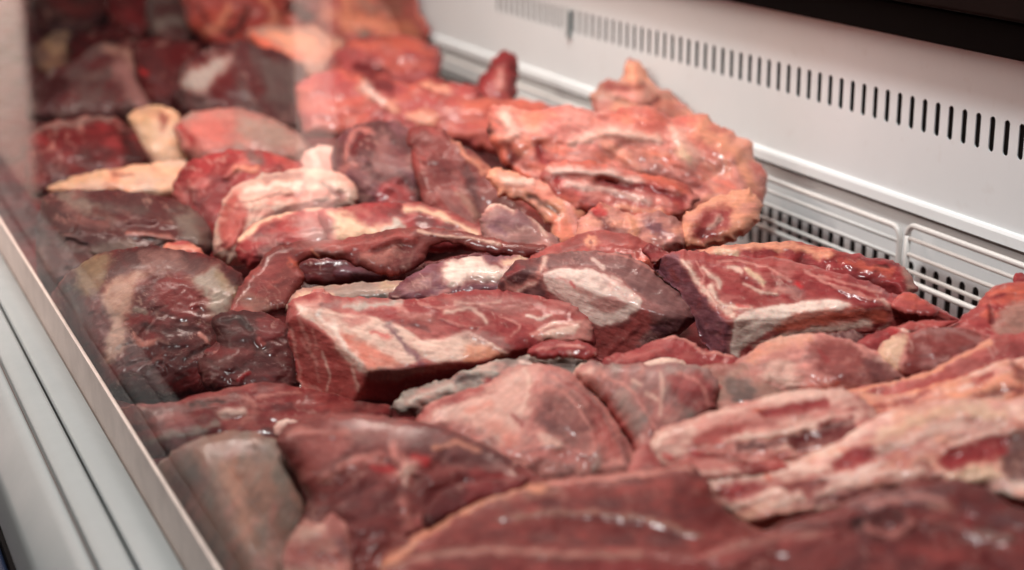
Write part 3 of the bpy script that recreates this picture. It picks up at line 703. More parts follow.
piece('meat_cut', 'dark shoulder with a bent cream fat band at the left under the grey joint', 'meat cut',
      [(46,312),(58,284),(84,262),(112,250),(150,246),(186,250),(216,258),(240,274),(250,292),(246,320),(238,344),(262,366),(250,396),(190,404),(130,404),(100,392),(72,350)], 'M', 40, 60, 34, lift=.01, hs=.3, fold=.08, lump=.06,
      mot=(('R',.35),('s',.25),('D',.25)), grain=30,
      marks=[('y*',5,[(80,262),(110,254),(108,274),(90,294),(76,286)],0,.75),('s*',6,[(108,262),(146,250),(190,256),(236,280),(240,292),(206,276),(150,266),(112,282)],3,.85),
             ('S*',5,[(142,254),(172,252),(184,268),(150,276)],2,.9),('F*',4,[(100,296),(118,278),(150,270),(134,286),(128,312),(124,344),(108,364),(104,352),(112,324)],6,.8),
             ('C*',4,[(190,278),(214,268),(232,296),(226,312),(214,316),(204,292)],7,.95),('y',6,[(218,276),(236,294)],2,.7),
             ('R*',6,[(166,280),(184,276),(200,296),(196,314),(172,316),(158,300)],5,.8),('R*',5,[(72,316),(96,302),(104,330),(100,350),(84,340)],0,.6),('R',8,[(130,322),(146,318)],-3,.8),
             ('G',3,[(134,308),(146,312)],2,.8),('P',3,[(134,336),(142,346),(156,342)],3,.8),('S',3,[(158,340),(168,342)],2,.8),('D',5,[(146,326),(200,332)],-4,.7),
             ('D',4,[(184,362),(206,348)],-8,.9),('B',2.5,[(142,368),(164,356)],2),('P',3,[(200,336),(206,342)],2)])
piece('meat_cut', 'very dark lean offcut with a folded lip under the left end of the flap', 'meat cut',
      [(212,318),(232,310),(262,312),(290,326),(296,350),(300,384),(280,402),(236,400),(204,388),(196,362),(216,344)], 'M', 24, 28, 32, lift=.018,
      mot=(('D',.5),('R',.3)), marks=[('K',4,[(222,320),(240,318),(250,330)],-6),('X',2.5,[(238,380),(248,372)],2,.6),('B',8,[(220,360),(246,352)],3,.6),('r',3,[(258,340),(262,346)],2)])
# --- flap
piece('meat_strip', 'greyish tan strip of membrane below the hollow of the dark flap', 'meat strip',
      [(284,312),(296,290),(330,284),(372,282),(404,280),(420,292),(400,304),(350,306),(318,306)], 'T', 12, 12, 34, lift=.012, grain=4,
      mot=(('G',.5),('y',.3)), marks=[('A',5,[(362,300),(384,299)],-4,.8),('Y',3,[(296,298),(312,292),(330,296)],2,.8),('K',3,[(280,304),(310,302)],-4)])
piece('meat_cut', 'violet dark muscle glimpsed inside the hollow of the flap', 'meat cut',
      [(292,264),(310,258),(350,258),(390,264),(430,262),(480,252),(510,254),(500,264),(440,280),(390,288),(330,288),(300,280)], 'M', 5, 8, 60, lift=-.015,
      mot=(('V',.4),('D',.4)), marks=[('V',6,[(340,272),(380,276)],3),('M',8,[(440,262),(480,254)],0,.6)])
piece('meat_flap', 'dark ragged flap of meat arching over a hollow in the middle of the heap', 'meat flap',
      [(220,318),(234,294),(252,272),(272,248),(300,242),(330,240),(362,236),(384,230),(412,227),(444,228),(476,234),(508,242),(546,246),(560,254),(520,258),(484,252),(446,242),(430,248),(424,262),(406,272),(386,276),(362,268),(340,260),(318,259),(300,264),(306,276),(298,292),(288,310),(268,314),(252,324),(238,320)],
      'B', 8, 10, 34, lift=.034, mot=(('r',.4),('M',.3)), grain=10, p=1.8,
      marks=[('r',6,[(300,250),(340,248),(380,242),(412,234)],2,.6),('R',6,[(256,290),(280,262),(300,258)],0,.5),('O',5,[(294,262),(300,266)],2,.8),('S',4,[(316,248),(330,254),(342,252)],2,.7),('o',2,[(312,250),(318,258)],2,.8),('F',1.6,[(420,232),(440,236),(470,238),(500,244)],2,.8),('P',6,[(366,256),(380,262),(396,250)],2,.5),
             ('r',6,[(372,246),(398,236),(412,240)],3,.6),('K',2.5,[(222,312),(236,318),(252,324)],-3),('T',10,[(246,300),(262,308)],0,.5),('M',4,[(488,250),(540,252)],0,.8)])
piece('meat_cut', 'violet muscle with white fat patch right of the hollow', 'meat cut',
      [(386,300),(396,286),(418,270),(440,262),(468,256),(494,256),(520,256),(540,268),(528,288),(500,298),(450,304),(410,308)], 'V', 20, 22, 34, lift=.008,
      mot=(('M',.4),('s',.4)), marks=[('W*',4,[(444,270),(452,260),(478,257),(490,268),(500,264),(508,272),(494,280),(470,278),(450,284)],4),('B',4,[(494,262),(500,268)],-2),('Y',4,[(506,262),(522,258)],2,.8),('P',4,[(430,298),(448,292)],2,.5),('S',6,[(408,286),(430,280)],0,.5)])
# --- right middle
piece('meat_cut', 'orange brown dome with a round pale spot behind the grey topped cut', 'meat cut',
      [(520,268),(540,250),(566,240),(590,232),(620,232),(646,240),(664,254),(684,266),(670,284),(620,280),(560,276)], 'r', 22, 28, 36,
      mot=(('O',.3),('B',.4)), marks=[('o',6,[(590,243),(594,242)],2,.95),('B',2.4,[(591,243)],-1,.9),('B',8,[(560,252),(576,244)],0,.7),('O',4,[(640,262),(664,256)],2)])
piece('meat_cut', 'dark red trimmed piece at the back beside the wire rack', 'meat cut',
      [(690,256),(712,246),(748,242),(790,242),(826,248),(862,256),(892,260),(908,270),(918,288),(908,302),(872,294),(820,286),(750,276)], 'R', 18, 20, 38, lift=.004,
      mot=(('M',.35),('O',.3)), lump=.22, marks=[('o',5,[(702,250),(740,246),(790,246),(830,256)],3,.9),('Y',4,[(716,252),(736,252)],3,.8),('M',8,[(800,262),(820,272)],-6,.8),('O',5,[(850,264),(890,272)],3,.6),('K',3,[(878,266),(886,266)],-4,.7),('M',9,[(850,286),(896,292)],-4,.7),('T',5,[(905,272),(913,290)],0,.8)])
piece('steak', 'thick marbled steak slab with white fat rim and dark front cut face', 'steak',
      [(653,268),(664,256),(678,250),(704,252),(736,256),(778,258),(820,268),(862,280),(890,292),(916,296),(940,308),(960,320),(936,330),(900,334),(860,334),(824,344),(790,346),(762,352),(736,362),(716,356),(702,340),(692,316),(676,290)], 'R', 30, 20, 36, lift=.014, p=2.2, grain=-6,
      mot=(('r',.4),('p',.25)), faces=[((684,252),(742,356),34,1.5,(670,320)),((738,322),(880,300),34,.8,(800,370))],
      marks=[('V*',3,[(650,268),(664,254),(680,256),(700,290),(714,310),(730,326),(732,362),(712,360),(690,320)],0,.9),('B',3,[(672,272),(676,282)],0,.7),
             ('F',3,[(684,262),(698,280),(712,300),(722,310),(734,316)],2),('W*',1.4,[(734,320),(746,312),(790,304),(830,300),(850,306),(826,314),(780,326),(752,340),(734,360),(730,344)],2,.95),
             ('F',3.4,[(712,286),(718,300),(730,308),(750,310)],3),('F',2.6,[(704,268),(714,278),(720,286)],2,.8),('Y',2.6,[(748,270),(758,276),(764,284)],2,.9),('F',2.4,[(728,268),(742,272)],1,.8),
             ('P',4,[(766,290),(790,292),(800,298)],2,.8),('S',7,[(786,288),(800,294)],0,.7),('X',3,[(796,284),(802,288)],2,.8),('P',2,[(806,272),(840,290),(870,300)],2,.8),('P',1.8,[(830,284),(866,296),(890,304)],2,.7),
             ('O*',3,[(772,326),(800,314),(850,308),(900,312),(890,322),(830,326),(790,334)],3,.8),('F',3.4,[(756,346),(790,334),(840,326),(870,324)],2,.95),('R',3,[(740,354),(760,346)],0,.8),('X',2.6,[(738,306),(748,308)],2,.6),
             ('F',1.8,[(880,300),(896,314),(880,330)],1,.5),('P',1.6,[(716,262),(740,260),(768,268),(790,280)],1,.8),('F',1.5,[(744,284),(760,292),(776,294)],1,.8),('P',1.5,[(696,262),(704,276),(700,290)],1,.7),('P',2,[(820,276),(850,284),(880,292)],1,.7),('r',5,[(730,276),(760,300)],0,.5),('P',1.5,[(840,312),(880,308),(920,310),(950,318)],1,.6),('r*',3,[(890,300),(920,300),(950,318),(920,330),(890,326)],3,.8),('M',1.6,[(900,306),(946,320)],-3,.8),('M',1.6,[(896,318),(930,326)],-3,.8)])
piece('meat_cut', 'small grey pink sliver under the steak fat rim', 'meat cut',
      [(776,352),(796,340),(830,332),(852,330),(868,338),(860,354),(820,362),(786,362)], 's', 11, 12, 34, lift=.012, mot=(('T',.5),('M',.3)), marks=[('K',2.5,[(800,338),(830,334)],-4)])
piece('meat_cut', 'red shreds with white gristle below the tapered end of the steak', 'meat cut',
      [(850,350),(868,334),(892,328),(926,330),(944,338),(920,354),(880,366),(856,364)], 'R', 12, 13, 34, lift=.012, mot=(('M',.4),('X',.2)), lump=.25, marks=[('F',3,[(896,324),(904,328)],3),('F',2,[(902,330),(912,336)],2,.8),('K',3,[(912,334),(926,334)],-4)])
piece('meat_cut', 'thin red slab with a pale top edge tucked under the grey topped cut', 'meat cut',
      [(592,376),(604,358),(640,346),(672,336),(690,340),(704,350),(724,352),(742,362),(736,376),(690,380),(640,382)], 'R', 14, 16, 32, lift=.016,
      mot=(('M',.4),('p',.2)), grain=8, marks=[('P',2,[(660,336),(684,338),(700,350),(732,356)],2,.9),('K',6,[(694,332),(706,342)],-3),('M',6,[(610,368),(660,356)],0,.6),('r',5,[(620,362),(660,350)],2,.6)])
piece('meat_cut', 'block of meat with brown grey top and white fat end face in the centre', 'meat cut',
      [(496,292),(502,276),(516,262),(542,256),(570,251),(600,251),(630,256),(652,270),(672,284),(692,300),(696,318),(684,332),(662,344),(632,356),(606,362),(590,356),(584,330),(560,312),(530,304),(508,300)], 's', 34, 24, 34, lift=.030, p=2.2, grain=-20, fold=.07, lump=.06,
      mot=(('S',.35),('B',.35)), faces=[((546,264),(646,306),38,.75,(560,330)),((636,320),(694,312),36,.9,(660,350))],
      marks=[('S*',4,[(546,256),(600,252),(640,262),(690,300),(686,320),(648,316),(620,284),(560,270)],0,.55),
             ('W*',1.3,[(542,274),(556,269),(590,270),(612,277),(638,296),(641,306),(622,320),(600,325),(580,314),(562,300),(548,290)],2,1),('P',3,[(556,280),(574,284),(590,296)],-1,.7),('p*',2,[(590,300),(612,296),(628,304),(612,314),(598,312)],0,.7),('X',1.8,[(573,283),(576,286)],0,.6),('R',1.8,[(552,290),(570,304)],0,.5),('W',3,[(604,276),(634,298)],2,.8),
             ('P',4,[(506,288),(530,284),(544,268)],3,.9),('F',2.2,[(514,292),(534,284)],2,.8),('F',2,[(540,272),(546,258)],2,.8),('R',4,[(508,274),(524,268)],2,.7),('r',4,[(548,296),(576,316),(588,322)],0,.6),
             ('r*',4,[(586,328),(618,326),(644,308),(652,322),(634,350),(602,360),(588,352)],0,.8),('M',3,[(612,352),(640,326)],-2,.6),('V',6,[(654,330),(676,322)],0,.5),('W',1.6,[(592,260),(604,268)],0,.6),('W',1.6,[(612,276),(622,282)],0,.5),('P',1.6,[(598,252),(632,258),(668,282)],1,.7)])
piece('meat_block', 'large square cut block with white marbled top and red front face', 'meat cut',
      [(287,312),(290,302),(302,297),(316,292),(340,296),(378,298),(420,298),(462,292),(500,290),(540,296),(572,304),(592,322),(594,348),(576,352),(548,350),(516,360),(484,372),(450,384),(420,396),(396,408),(372,418),(352,412),(324,398),(300,388),(294,360),(288,336)], 'R', 40, 22, 34, lift=.034, p=2.4, grain=-14, fold=.05, lump=.06,
      mot=(('r',.35),('p',.3)), faces=[((300,304),(366,372),40,1.0,(300,380)),((364,373),(560,350),42,1.2,(460,410))],
      marks=[('r*',3,[(288,306),(300,312),(334,340),(362,372),(366,414),(330,400),(300,386),(292,350)],0,.9),('P',2,[(300,318),(310,350),(318,366)],1,.7),('P',2,[(292,330),(298,366),(304,384),(340,398)],1,.8),('P',1.5,[(312,330),(316,350)],1,.6),
             ('P',3,[(306,388),(330,396),(342,402)],2,.8),
             ('F*',1.6,[(296,302),(320,306),(340,314),(364,316),(400,326),(434,352),(404,364),(364,372),(346,360),(326,332),(300,314)],1,.95),
             ('W',5,[(318,312),(346,344),(362,366)],2,.9),('P',4,[(298,302),(316,304),(322,296)],3,.9),('O*',4,[(340,332),(362,340),(392,356),(402,366),(370,366),(354,352)],-1,.8),('S',4,[(322,304),(360,302),(400,300)],0,.8),('C',3,[(344,306),(400,304)],1,.8),
             ('p*',4,[(338,318),(366,316),(374,324),(352,328)],-1,.8),('X',4,[(374,332),(388,336)],0,.7),('V',4,[(388,326),(402,342),(418,356)],-2,.85),('V',3,[(424,366),(414,350)],-1,.6),
             ('F*',1.6,[(410,342),(436,340),(470,332),(492,346),(478,356),(440,362),(424,356)],2,.95),('o*',3,[(466,344),(484,346),(508,356),(484,360),(464,362)],1,.9),('F',2,[(472,336),(500,350),(510,356)],2,.8),('S*',4,[(450,336),(470,332),(500,336),(512,350),(490,344)],0,.8),
             ('P',5,[(398,308),(410,316),(430,316)],2,.6),('F',2.4,[(446,312),(470,308),(486,322)],1,.7),('F',2,[(454,304),(500,302)],1,.5),('s',3,[(402,324),(430,330)],-1,.6),
             ('F',3.2,[(540,330),(556,324),(580,324)],3,.9),('P*',1.6,[(530,334),(556,325),(590,321),(590,341),(548,343)],2,.9),('F*',1.2,[(540,334),(558,328),(580,325),(576,334),(550,339)],2,.8),('W',1.5,[(526,316),(540,318),(550,314)],1,.8),('R',3,[(540,346),(588,344)],-2,.8),
             ('S*',3,[(366,374),(400,366),(432,368),(414,374),(380,386)],0,.75),('R*',3,[(366,384),(420,378),(510,354),(552,348),(500,368),(440,390),(390,410),(368,418)],0,.9),('F',1.5,[(352,366),(358,392)],1,.5),('P',1.5,[(420,304),(440,308),(470,304),(500,308),(530,304)],1,.7),('P',1.3,[(500,316),(520,326),(510,336)],1,.7),('P',1.3,[(440,318),(460,326),(480,328)],1,.6),('F',1.2,[(322,352),(330,372),(326,390)],.5,.6),('P',1.2,[(300,340),(316,362),(318,382)],.5,.6),('p*',3,[(300,340),(320,346),(330,372),(318,384),(302,366)],0,.25),('S*',3,[(440,300),(500,296),(540,300),(520,312),(470,312)],0,.4)])
# --- front rows
piece('fat_trim', 'greyish fatty trimmings squeezed under the front of the square block', 'fat trim',
      [(390,408),(402,394),(430,384),(460,372),(490,362),(524,356),(560,354),(584,360),(590,374),(560,388),(500,392),(450,408),(410,418)], 'G', 14, 14, 32, lift=.020,
      mot=(('C',.4),('g',.45),('P',.2)), lump=.6, wob=2.5, marks=[('D',3,[(444,402),(470,394)],-4),('M',3,[(412,412),(440,406)],-2,.7),('P',3,[(500,370),(520,374)],2,.7),('g',3,[(450,384),(480,376)],-3,.8),('M',3,[(520,380),(560,372)],-3,.6),('C',3,[(408,402),(430,392),(452,386)],3,.8),('W',2.5,[(522,362),(544,366)],2,.7),('M',4,[(484,384),(500,378)],-3,.8),('R',3,[(484,380),(496,384)],0,.7)])
piece('meat_cut', 'flat layered red cut with grey streaks behind the grey kidney shaped piece', 'meat cut',
      [(96,416),(130,404),(170,402),(214,392),(262,382),(300,386),(340,396),(392,404),(386,424),(340,436),(290,446),(220,450),(170,458),(126,456)], 'R', 18, 22, 30, lift=.004, grain=8,
      mot=(('p',.4),('s',.35),('M',.3)), marks=[('G',5,[(140,442),(180,434),(216,426)],2,.85),('S',4,[(120,420),(190,404),(240,396)],0,.6),('W',4,[(222,414),(242,412)],3,.8),('P',2.5,[(256,398),(300,392)],2,.8),('K',2.5,[(190,404),(224,402)],-4,.8),('M',6,[(150,450),(220,440)],-3,.6),('P',4,[(244,398),(256,412),(240,424)],1,.6),('r',6,[(300,404),(350,406)],1,.7)])
piece('meat_cut', 'pale pink and grey veined joint in the middle of the front row', 'meat cut',
      [(416,420),(428,404),(456,392),(490,382),(506,370),(530,364),(556,366),(580,378),(600,396),(620,424),(644,464),(640,484),(590,492),(530,492),(480,476),(440,450),(420,436)], 'P', 36, 46, 32, lift=.012, fold=.09, lump=.07,
      mot=(('S',.4),('p',.5),('s',.15)), grain=40,
      marks=[('F*',7,[(430,412),(460,398),(500,384),(510,370),(536,368),(530,400),(520,430),(500,444),(470,424)],0,.45),('s*',7,[(538,398),(560,392),(590,410),(600,440),(580,446),(550,438),(538,420)],0,.65),('S',4,[(550,382),(590,400),(612,440)],3,.6),('M',5,[(590,400),(600,430)],-2,.5),
             ('G',6,[(600,450),(596,470)],2,.6),('s',4,[(620,440),(632,466)],0,.6),('R',3,[(512,414),(522,424)],0,.8),('O',10,[(490,426),(510,440)],0,.35),('R',4,[(418,418),(440,402),(480,388)],0,.8),('P',4,[(540,374),(544,390)],2,.6),('p',6,[(540,450),(580,460)],-2,.6),('F',5,[(544,438),(560,446)],2,.5),('P',2,[(536,380),(566,394),(588,424),(596,450)],1,.7),('S',2,[(552,372),(592,396),(616,436),(626,466)],1,.7),('R',2.2,[(560,378),(598,408),(612,446)],0,.6),('S',2,[(524,452),(552,446),(590,458)],1,.7),('F',2.5,[(526,368),(530,388),(520,412)],1,.6),('R',2,[(440,408),(470,396),(500,392)],0,.6),('O',4,[(470,410),(490,404)],0,.5),('r*',5,[(596,414),(614,430),(620,456),(602,462),(592,440)],0,.5)])
piece('meat_cut', 'grey green tinged muscle with a red right flank behind the striped belly', 'meat cut',
      [(574,374),(588,360),(606,364),(640,364),(680,364),(706,368),(720,384),(716,410),(690,430),(668,444),(664,476),(648,480),(636,456),(618,424),(600,398)], 'S', 26, 34, 32, lift=.008,
      mot=(('G',.4),('p',.4),('P',.3)), grain=60,
      marks=[('P*',5,[(576,376),(590,364),(606,370),(604,388),(592,390)],3,.7),('F',3,[(580,376),(592,370)],2,.6),('R*',6,[(666,372),(700,372),(718,390),(714,410),(694,414),(678,394)],0,.7),('G',10,[(624,396),(640,420)],0,.5),('r',4,[(606,398),(630,436),(650,470)],0,.7),('P',6,[(640,440),(652,460)],2,.5),('F',2,[(632,380),(640,384)],0,.6),('F',2.5,[(648,394),(658,400)],0,.6),('P',2,[(598,372),(634,392),(656,430)],1,.7),('R',2.5,[(604,404),(624,430),(644,466)],0,.7),('F',2,[(660,372),(664,392),(660,414)],1,.5),('g',4,[(650,404),(646,420)],0,.4),('P',2,[(676,370),(700,384),(708,408)],0,.6)])
piece('meat_cut', 'grey eyed muscle end with a red spot beside the pale pink dome', 'meat cut',
      [(692,372),(712,364),(744,364),(770,376),(784,392),(782,408),(750,412),(720,418),(706,398)], 'T', 16, 18, 32, lift=.010,
      mot=(('P',.4),('B',.3)), marks=[('g*',5,[(724,380),(746,378),(760,392),(750,404),(732,402)],-2,.85),('X',3,[(714,384),(718,388)],2,.8),('F',3,[(708,376),(712,392)],2,.5)])
piece('meat_cut', 'domed cut with pinkish white left end and brown right half', 'meat cut',
      [(722,372),(742,358),(764,342),(790,334),(822,334),(850,340),(876,352),(898,366),(906,380),(890,392),(850,398),(800,402),(760,400),(734,388)], 'P', 26, 34, 34, lift=.016,
      mot=(('F',.45),('S',.3)), marks=[('B*',6,[(806,340),(836,340),(872,358),(886,376),(850,384),(820,370)],0,.9),('s*',5,[(866,356),(898,368),(902,380),(876,384)],0,.7),('F',8,[(770,374),(796,380)],2,.5),('o',6,[(750,360),(780,342),(810,338)],1,.6),('R',3,[(820,352),(826,360)],0,.6),('O',4,[(800,390),(836,384)],0,.5)])
piece('meat_cut', 'brown dome with yellow fat on its left shoulder at the right of the heap', 'meat cut',
      [(876,364),(880,344),(898,334),(926,328),(960,328),(986,336),(998,348),(980,364),(940,378),(900,380)], 'B', 20, 26, 34, lift=.014,
      mot=(('S',.3),('r',.35)), marks=[('Y*',4,[(878,352),(888,338),(906,336),(900,356),(898,372),(884,368)],2,.9),('S',4,[(916,334),(950,330),(980,340)],1,.7),('P',3,[(904,350),(902,372)],1,.7)])
piece('meat_cut', 'bright red torn slab with a pale swollen lobe at the right edge', 'meat cut',
      [(940,334),(958,320),(976,306),(988,292),(1000,284),(1030,282),(1070,290),(1080,350),(1040,372),(1000,360),(970,350)], 'R', 20, 24, 36, lift=.012,
      mot=(('r',.4),('O',.25)), marks=[('T*',5,[(1000,316),(1016,304),(1040,298),(1060,330),(1040,352),(1004,344),(994,330)],6,.85),('O',3,[(990,296),(1010,290),(1030,292)],3,.8),('M',3,[(990,306),(992,322)],-4,.8),('p',8,[(955,330),(980,338)],0,.5)])
piece('meat_scrap', 'tiny dark scrap of meat hanging on the wire rack at the right edge', 'meat scrap',
      [(1012,276),(1018,272),(1026,278),(1032,286),(1028,294),(1018,290)], 'R', 5, 5, 40, lift=.0, mot=(('M',.4),), step=1.2)
piece('meat_strip', 'long rosy strip of lean sweeping up to the right edge', 'meat strip',
      [(836,392),(862,386),(890,382),(930,370),(966,352),(996,336),(1024,332),(1070,330),(1070,372),(1020,376),(980,388),(930,404),(880,410),(844,406)], 'p', 16, 18, 34, lift=.024,
      mot=(('R',.5),('r',.4)), grain=20, marks=[('o',2.5,[(846,392),(890,384),(936,370),(970,352),(990,342)],3,.95),('O',3,[(880,400),(940,386),(990,368)],2,.7),('M',12,[(1010,346),(1030,356)],-2,.5)])
piece('belly_slab', 'orange tinted fatty slab with a small red hollow at the right', 'meat slab',
      [(838,408),(850,392),(890,394),(930,386),(968,374),(1000,362),(1040,356),(1080,360),(1080,430),(1030,440),(980,436),(920,440),(870,430)], 'o', 20, 24, 34, lift=.024,
      mot=(('P',.5),('F',.3),('O',.3)), grain=14,
      marks=[('R',4,[(866,408),(900,404),(930,392)],-3,.8),('r',3,[(860,414),(890,414)],-2,.8),('R',5,[(974,384),(990,376)],-6),('F',3,[(962,388),(972,386)],3),('M',7,[(1012,366),(1024,374)],-2,.8),('B',5,[(976,396),(1024,388)],-2,.8),('P',3,[(996,372),(1010,368)],2,.8)])
piece('belly_slab', 'upper tongue of striped belly with a rounded pale tip pointing left', 'meat slab',
      [(646,446),(654,432),(676,422),(712,410),(750,400),(796,390),(840,388),(866,400),(880,420),(870,446),(830,460),(780,470),(730,474),(690,480),(660,470),(648,458)], 'P', 20, 22, 32, lift=.034, grain=10, fold=.3,
      mot=(('F',.4),('R',.2)), marks=[('R',4,[(762,412),(790,408),(822,400)],-2,.85),('O',3,[(756,410),(766,410)],1,.8),('B*',4,[(690,444),(716,430),(746,424),(740,438),(720,448)],-1,.75),('F',4,[(726,440),(790,430),(830,420)],3,.9),('s',5,[(740,448),(800,438),(850,422)],-3,.9),('M',3,[(790,444),(820,440)],-2,.8),
             ('X',3.5,[(664,456),(672,458)],1,.8),('X',3,[(692,452),(704,454)],0,.7),('B',3,[(700,456),(740,458)],-3,.8),('F',5,[(656,444),(664,434)],2,.7),('F',5,[(764,396),(830,392)],2,.5),('R',3,[(820,424),(850,418)],0,.8),('R*',2,[(758,412),(790,404),(824,398),(830,406),(796,414),(766,417)],-3,.95),('r*',2,[(690,440),(718,426),(748,422),(742,434),(712,446)],-2,.8),('M*',2,[(784,440),(816,434),(850,424),(862,430),(830,444),(796,450)],-3,.85),('R',2,[(690,454),(716,458),(744,464)],-2,.8),('r',2,[(700,448),(740,456),(780,456)],-1,.6)])
piece('belly_slab', 'large slab of streaky belly with white fat bands and red stripes', 'meat slab',
      [(690,482),(700,470),(730,466),(770,466),(806,456),(840,440),(870,420),(900,406),(950,398),(1000,400),(1080,402),(1080,520),(1020,508),(980,496),(940,500),(900,504),(860,512),(820,520),(780,528),(744,530),(722,514),(706,500)], 'F', 26, 26, 32, lift=.032, grain=14, fold=.22, vein=.3,
      mot=(('P',.5),('o',.4),('r',.3)),
      marks=[('B*',4,[(706,496),(724,484),(750,482),(740,494),(716,504)],-2,.8),('P',4,[(696,476),(704,492),(720,508)],2,.8),('O',3,[(768,466),(772,476)],1,.6),('R*',4,[(834,462),(852,452),(880,446),(900,442),(890,456),(858,464),(838,468)],-3,.9),
             ('B*',5,[(780,484),(816,474),(820,482),(796,490)],-2,.8),('B*',5,[(776,500),(830,492),(900,482),(940,476),(950,490),(880,500),(810,508)],-2,.85),('W',5,[(812,480),(850,476),(880,462)],3,.85),('F',4,[(730,508),(770,494),(800,494)],3,.8),
             ('r*',4,[(936,460),(956,446),(990,436),(1010,440),(1004,454),(966,466),(944,470)],-3,.85),('F',2,[(944,452),(970,438),(1000,432)],2,.8),('B*',4,[(890,476),(910,464),(930,460),(932,478),(910,484)],-2,.8),('s*',5,[(998,436),(1080,430),(1080,474),(1010,480),(1000,460)],-3,.9),('Y*',4,[(940,470),(990,466),(1000,478),(960,482)],3,.9),
             ('O',3,[(840,450),(850,456)],1,.7),('o',6,[(900,420),(940,412)],2,.5),('s',6,[(820,500),(880,494)],-1,.6),('P',4,[(760,516),(810,508)],2,.6),('M',3,[(726,480),(760,474)],-3,.5),('C',6,[(990,494),(1024,500)],3,.7),('F',7,[(700,480),(740,474),(800,468),(830,470)],4,.75),('Y',9,[(870,450),(910,424),(960,410),(1000,414)],4,.7),('F',5,[(820,492),(870,476),(920,470)],3,.7),('r',3.5,[(810,476),(850,466),(880,456)],-3,.7),('B',5,[(880,494),(940,486),(990,488)],-3,.7),('r',3,[(900,440),(940,424),(980,420)],-2,.5),('R*',4,[(834,462),(850,450),(880,444),(896,446),(890,456),(860,466),(840,468)],-4,1),('R*',4,[(718,494),(730,484),(752,482),(766,490),(748,498),(728,502)],-3,.95),('B*',2,[(782,486),(806,478),(828,480),(822,492),(796,496)],-3,.9),('M*',3,[(830,500),(880,490),(930,484),(944,488),(900,500),(850,508)],-3,.7),('R*',4,[(938,462),(952,450),(984,440),(1008,438),(1006,452),(972,464),(950,470)],-3,1),('R*',3,[(860,404),(900,396),(930,394),(926,404),(890,412)],-3,.6),('F',6,[(880,452),(930,430),(960,420)],3,.8),('O',3,[(764,470),(770,480)],0,.8),('F',4,[(770,506),(800,496)],2,.8)])
piece('meat_cut', 'knotted muscle with pale sinew star and grey skin at lower centre', 'meat cut',
      [(276,442),(288,424),(320,414),(356,414),(396,418),(436,424),(470,438),(500,452),(530,470),(548,484),(520,500),(470,520),(430,548),(400,590),(330,600),(300,570),(296,530),(308,500),(290,466)], 'B', 40, 54, 30, lift=.022,
      mot=(('M',.3),('s',.35),('p',.35)), grain=20,
      marks=[('S*',6,[(344,424),(380,418),(410,428),(416,444),(376,446),(350,438)],0,.75),('s*',6,[(420,424),(470,440),(510,462),(470,470),(430,458),(406,440)],0,.75),('P',5,[(290,432),(320,432),(346,430)],2,.7),('p*',6,[(300,450),(330,434),(350,440),(330,466),(312,476)],0,.6),
             ('P',6,[(326,478),(350,462),(380,458)],4,.8),('P',6,[(394,448),(404,466)],4,.9),('X',5,[(374,466),(392,468)],0,.65),('X',4,[(412,456),(428,462)],0,.6),('F',4.5,[(398,474),(412,466),(406,484)],4,.9),('D',3,[(414,474),(416,480)],-5,.8),
             ('o',3,[(434,448),(460,444),(480,452)],2,.6),('M*',6,[(430,484),(470,474),(510,476),(480,500),(440,516),(428,504)],-6,.7),('M*',8,[(330,490),(370,482),(400,490),(396,530),(350,540),(330,520)],0,.5),('P',6,[(404,500),(408,530)],2,.5),('R',4,[(470,474),(506,478)],0,.7),('K',5,[(434,512),(440,516)],-6,.8)])
piece('organ_lump', 'large smooth grey brown kidney shaped lump beside the front rail', 'offal',
      [(146,492),(158,464),(182,446),(214,434),(246,431),(274,440),(293,462),(304,495),(306,535),(298,600),(180,610),(160,560),(148,520)], 'T', 42, 84, 26, lift=.024, p=2.0, fold=.02, vein=.08, lump=.03, lin=0,
      mot=(('G',.5),('g',.25),('P',.2)), grain=60,
      marks=[('g',12,[(170,480),(196,476)],0,.6),('M',9,[(176,486),(190,490)],0,.5),('o',12,[(226,470),(244,508),(248,540)],3,.4),('G',10,[(270,446),(282,480),(290,520)],0,.5),('g',7,[(238,442),(262,452)],-2,.6),('S',9,[(216,450),(240,448)],0,.5),('P',10,[(270,540),(290,560)],0,.4)])
piece('meat_cut', 'soft pale pink knob of tissue at the bottom edge beside the grey lump', 'meat cut',
      [(282,560),(290,538),(304,520),(318,524),(334,514),(348,528),(354,548),(350,600),(296,606),(284,580)], 'P', 11, 16, 30, lift=.030, lump=.35, mot=(('T',.5),('R',.4)), marks=[('F',6,[(306,534),(320,530)],3,.5),('V',6,[(342,540),(346,556)],-2,.5)])
piece('meat_fillet', 'smooth brownish lean slab with a bright orange fat edge', 'meat slab',
      [(376,572),(392,548),(424,528),(458,508),(496,490),(540,480),(600,474),(650,468),(692,464),(706,478),(716,500),(740,520),(780,536),(820,560),(740,580),(600,590),(460,600),(380,600)], 'B', 26, 24, 28, lift=.036, p=1.8, grain=4, fold=.05, vein=.2,
      mot=(('s',.4),('r',.2)), lump=.06,
      marks=[('o',5,[(384,566),(420,536),(460,512),(498,494),(550,484)],4,.9),('P',3,[(550,484),(620,476),(690,468)],2,.9),('T',3,[(500,518),(560,512),(630,516),(700,536)],2,.8),('M*',8,[(680,480),(716,504),(740,524),(700,528),(672,510)],-5,.6),('M',8,[(560,522),(640,528)],-3,.35),('T',4,[(500,500),(560,492)],1,.4),('s',5,[(560,504),(640,500),(680,506)],0,.4),('M',4,[(470,540),(540,530),(620,534)],-1,.5),('r',4,[(620,488),(670,484)],0,.4)])
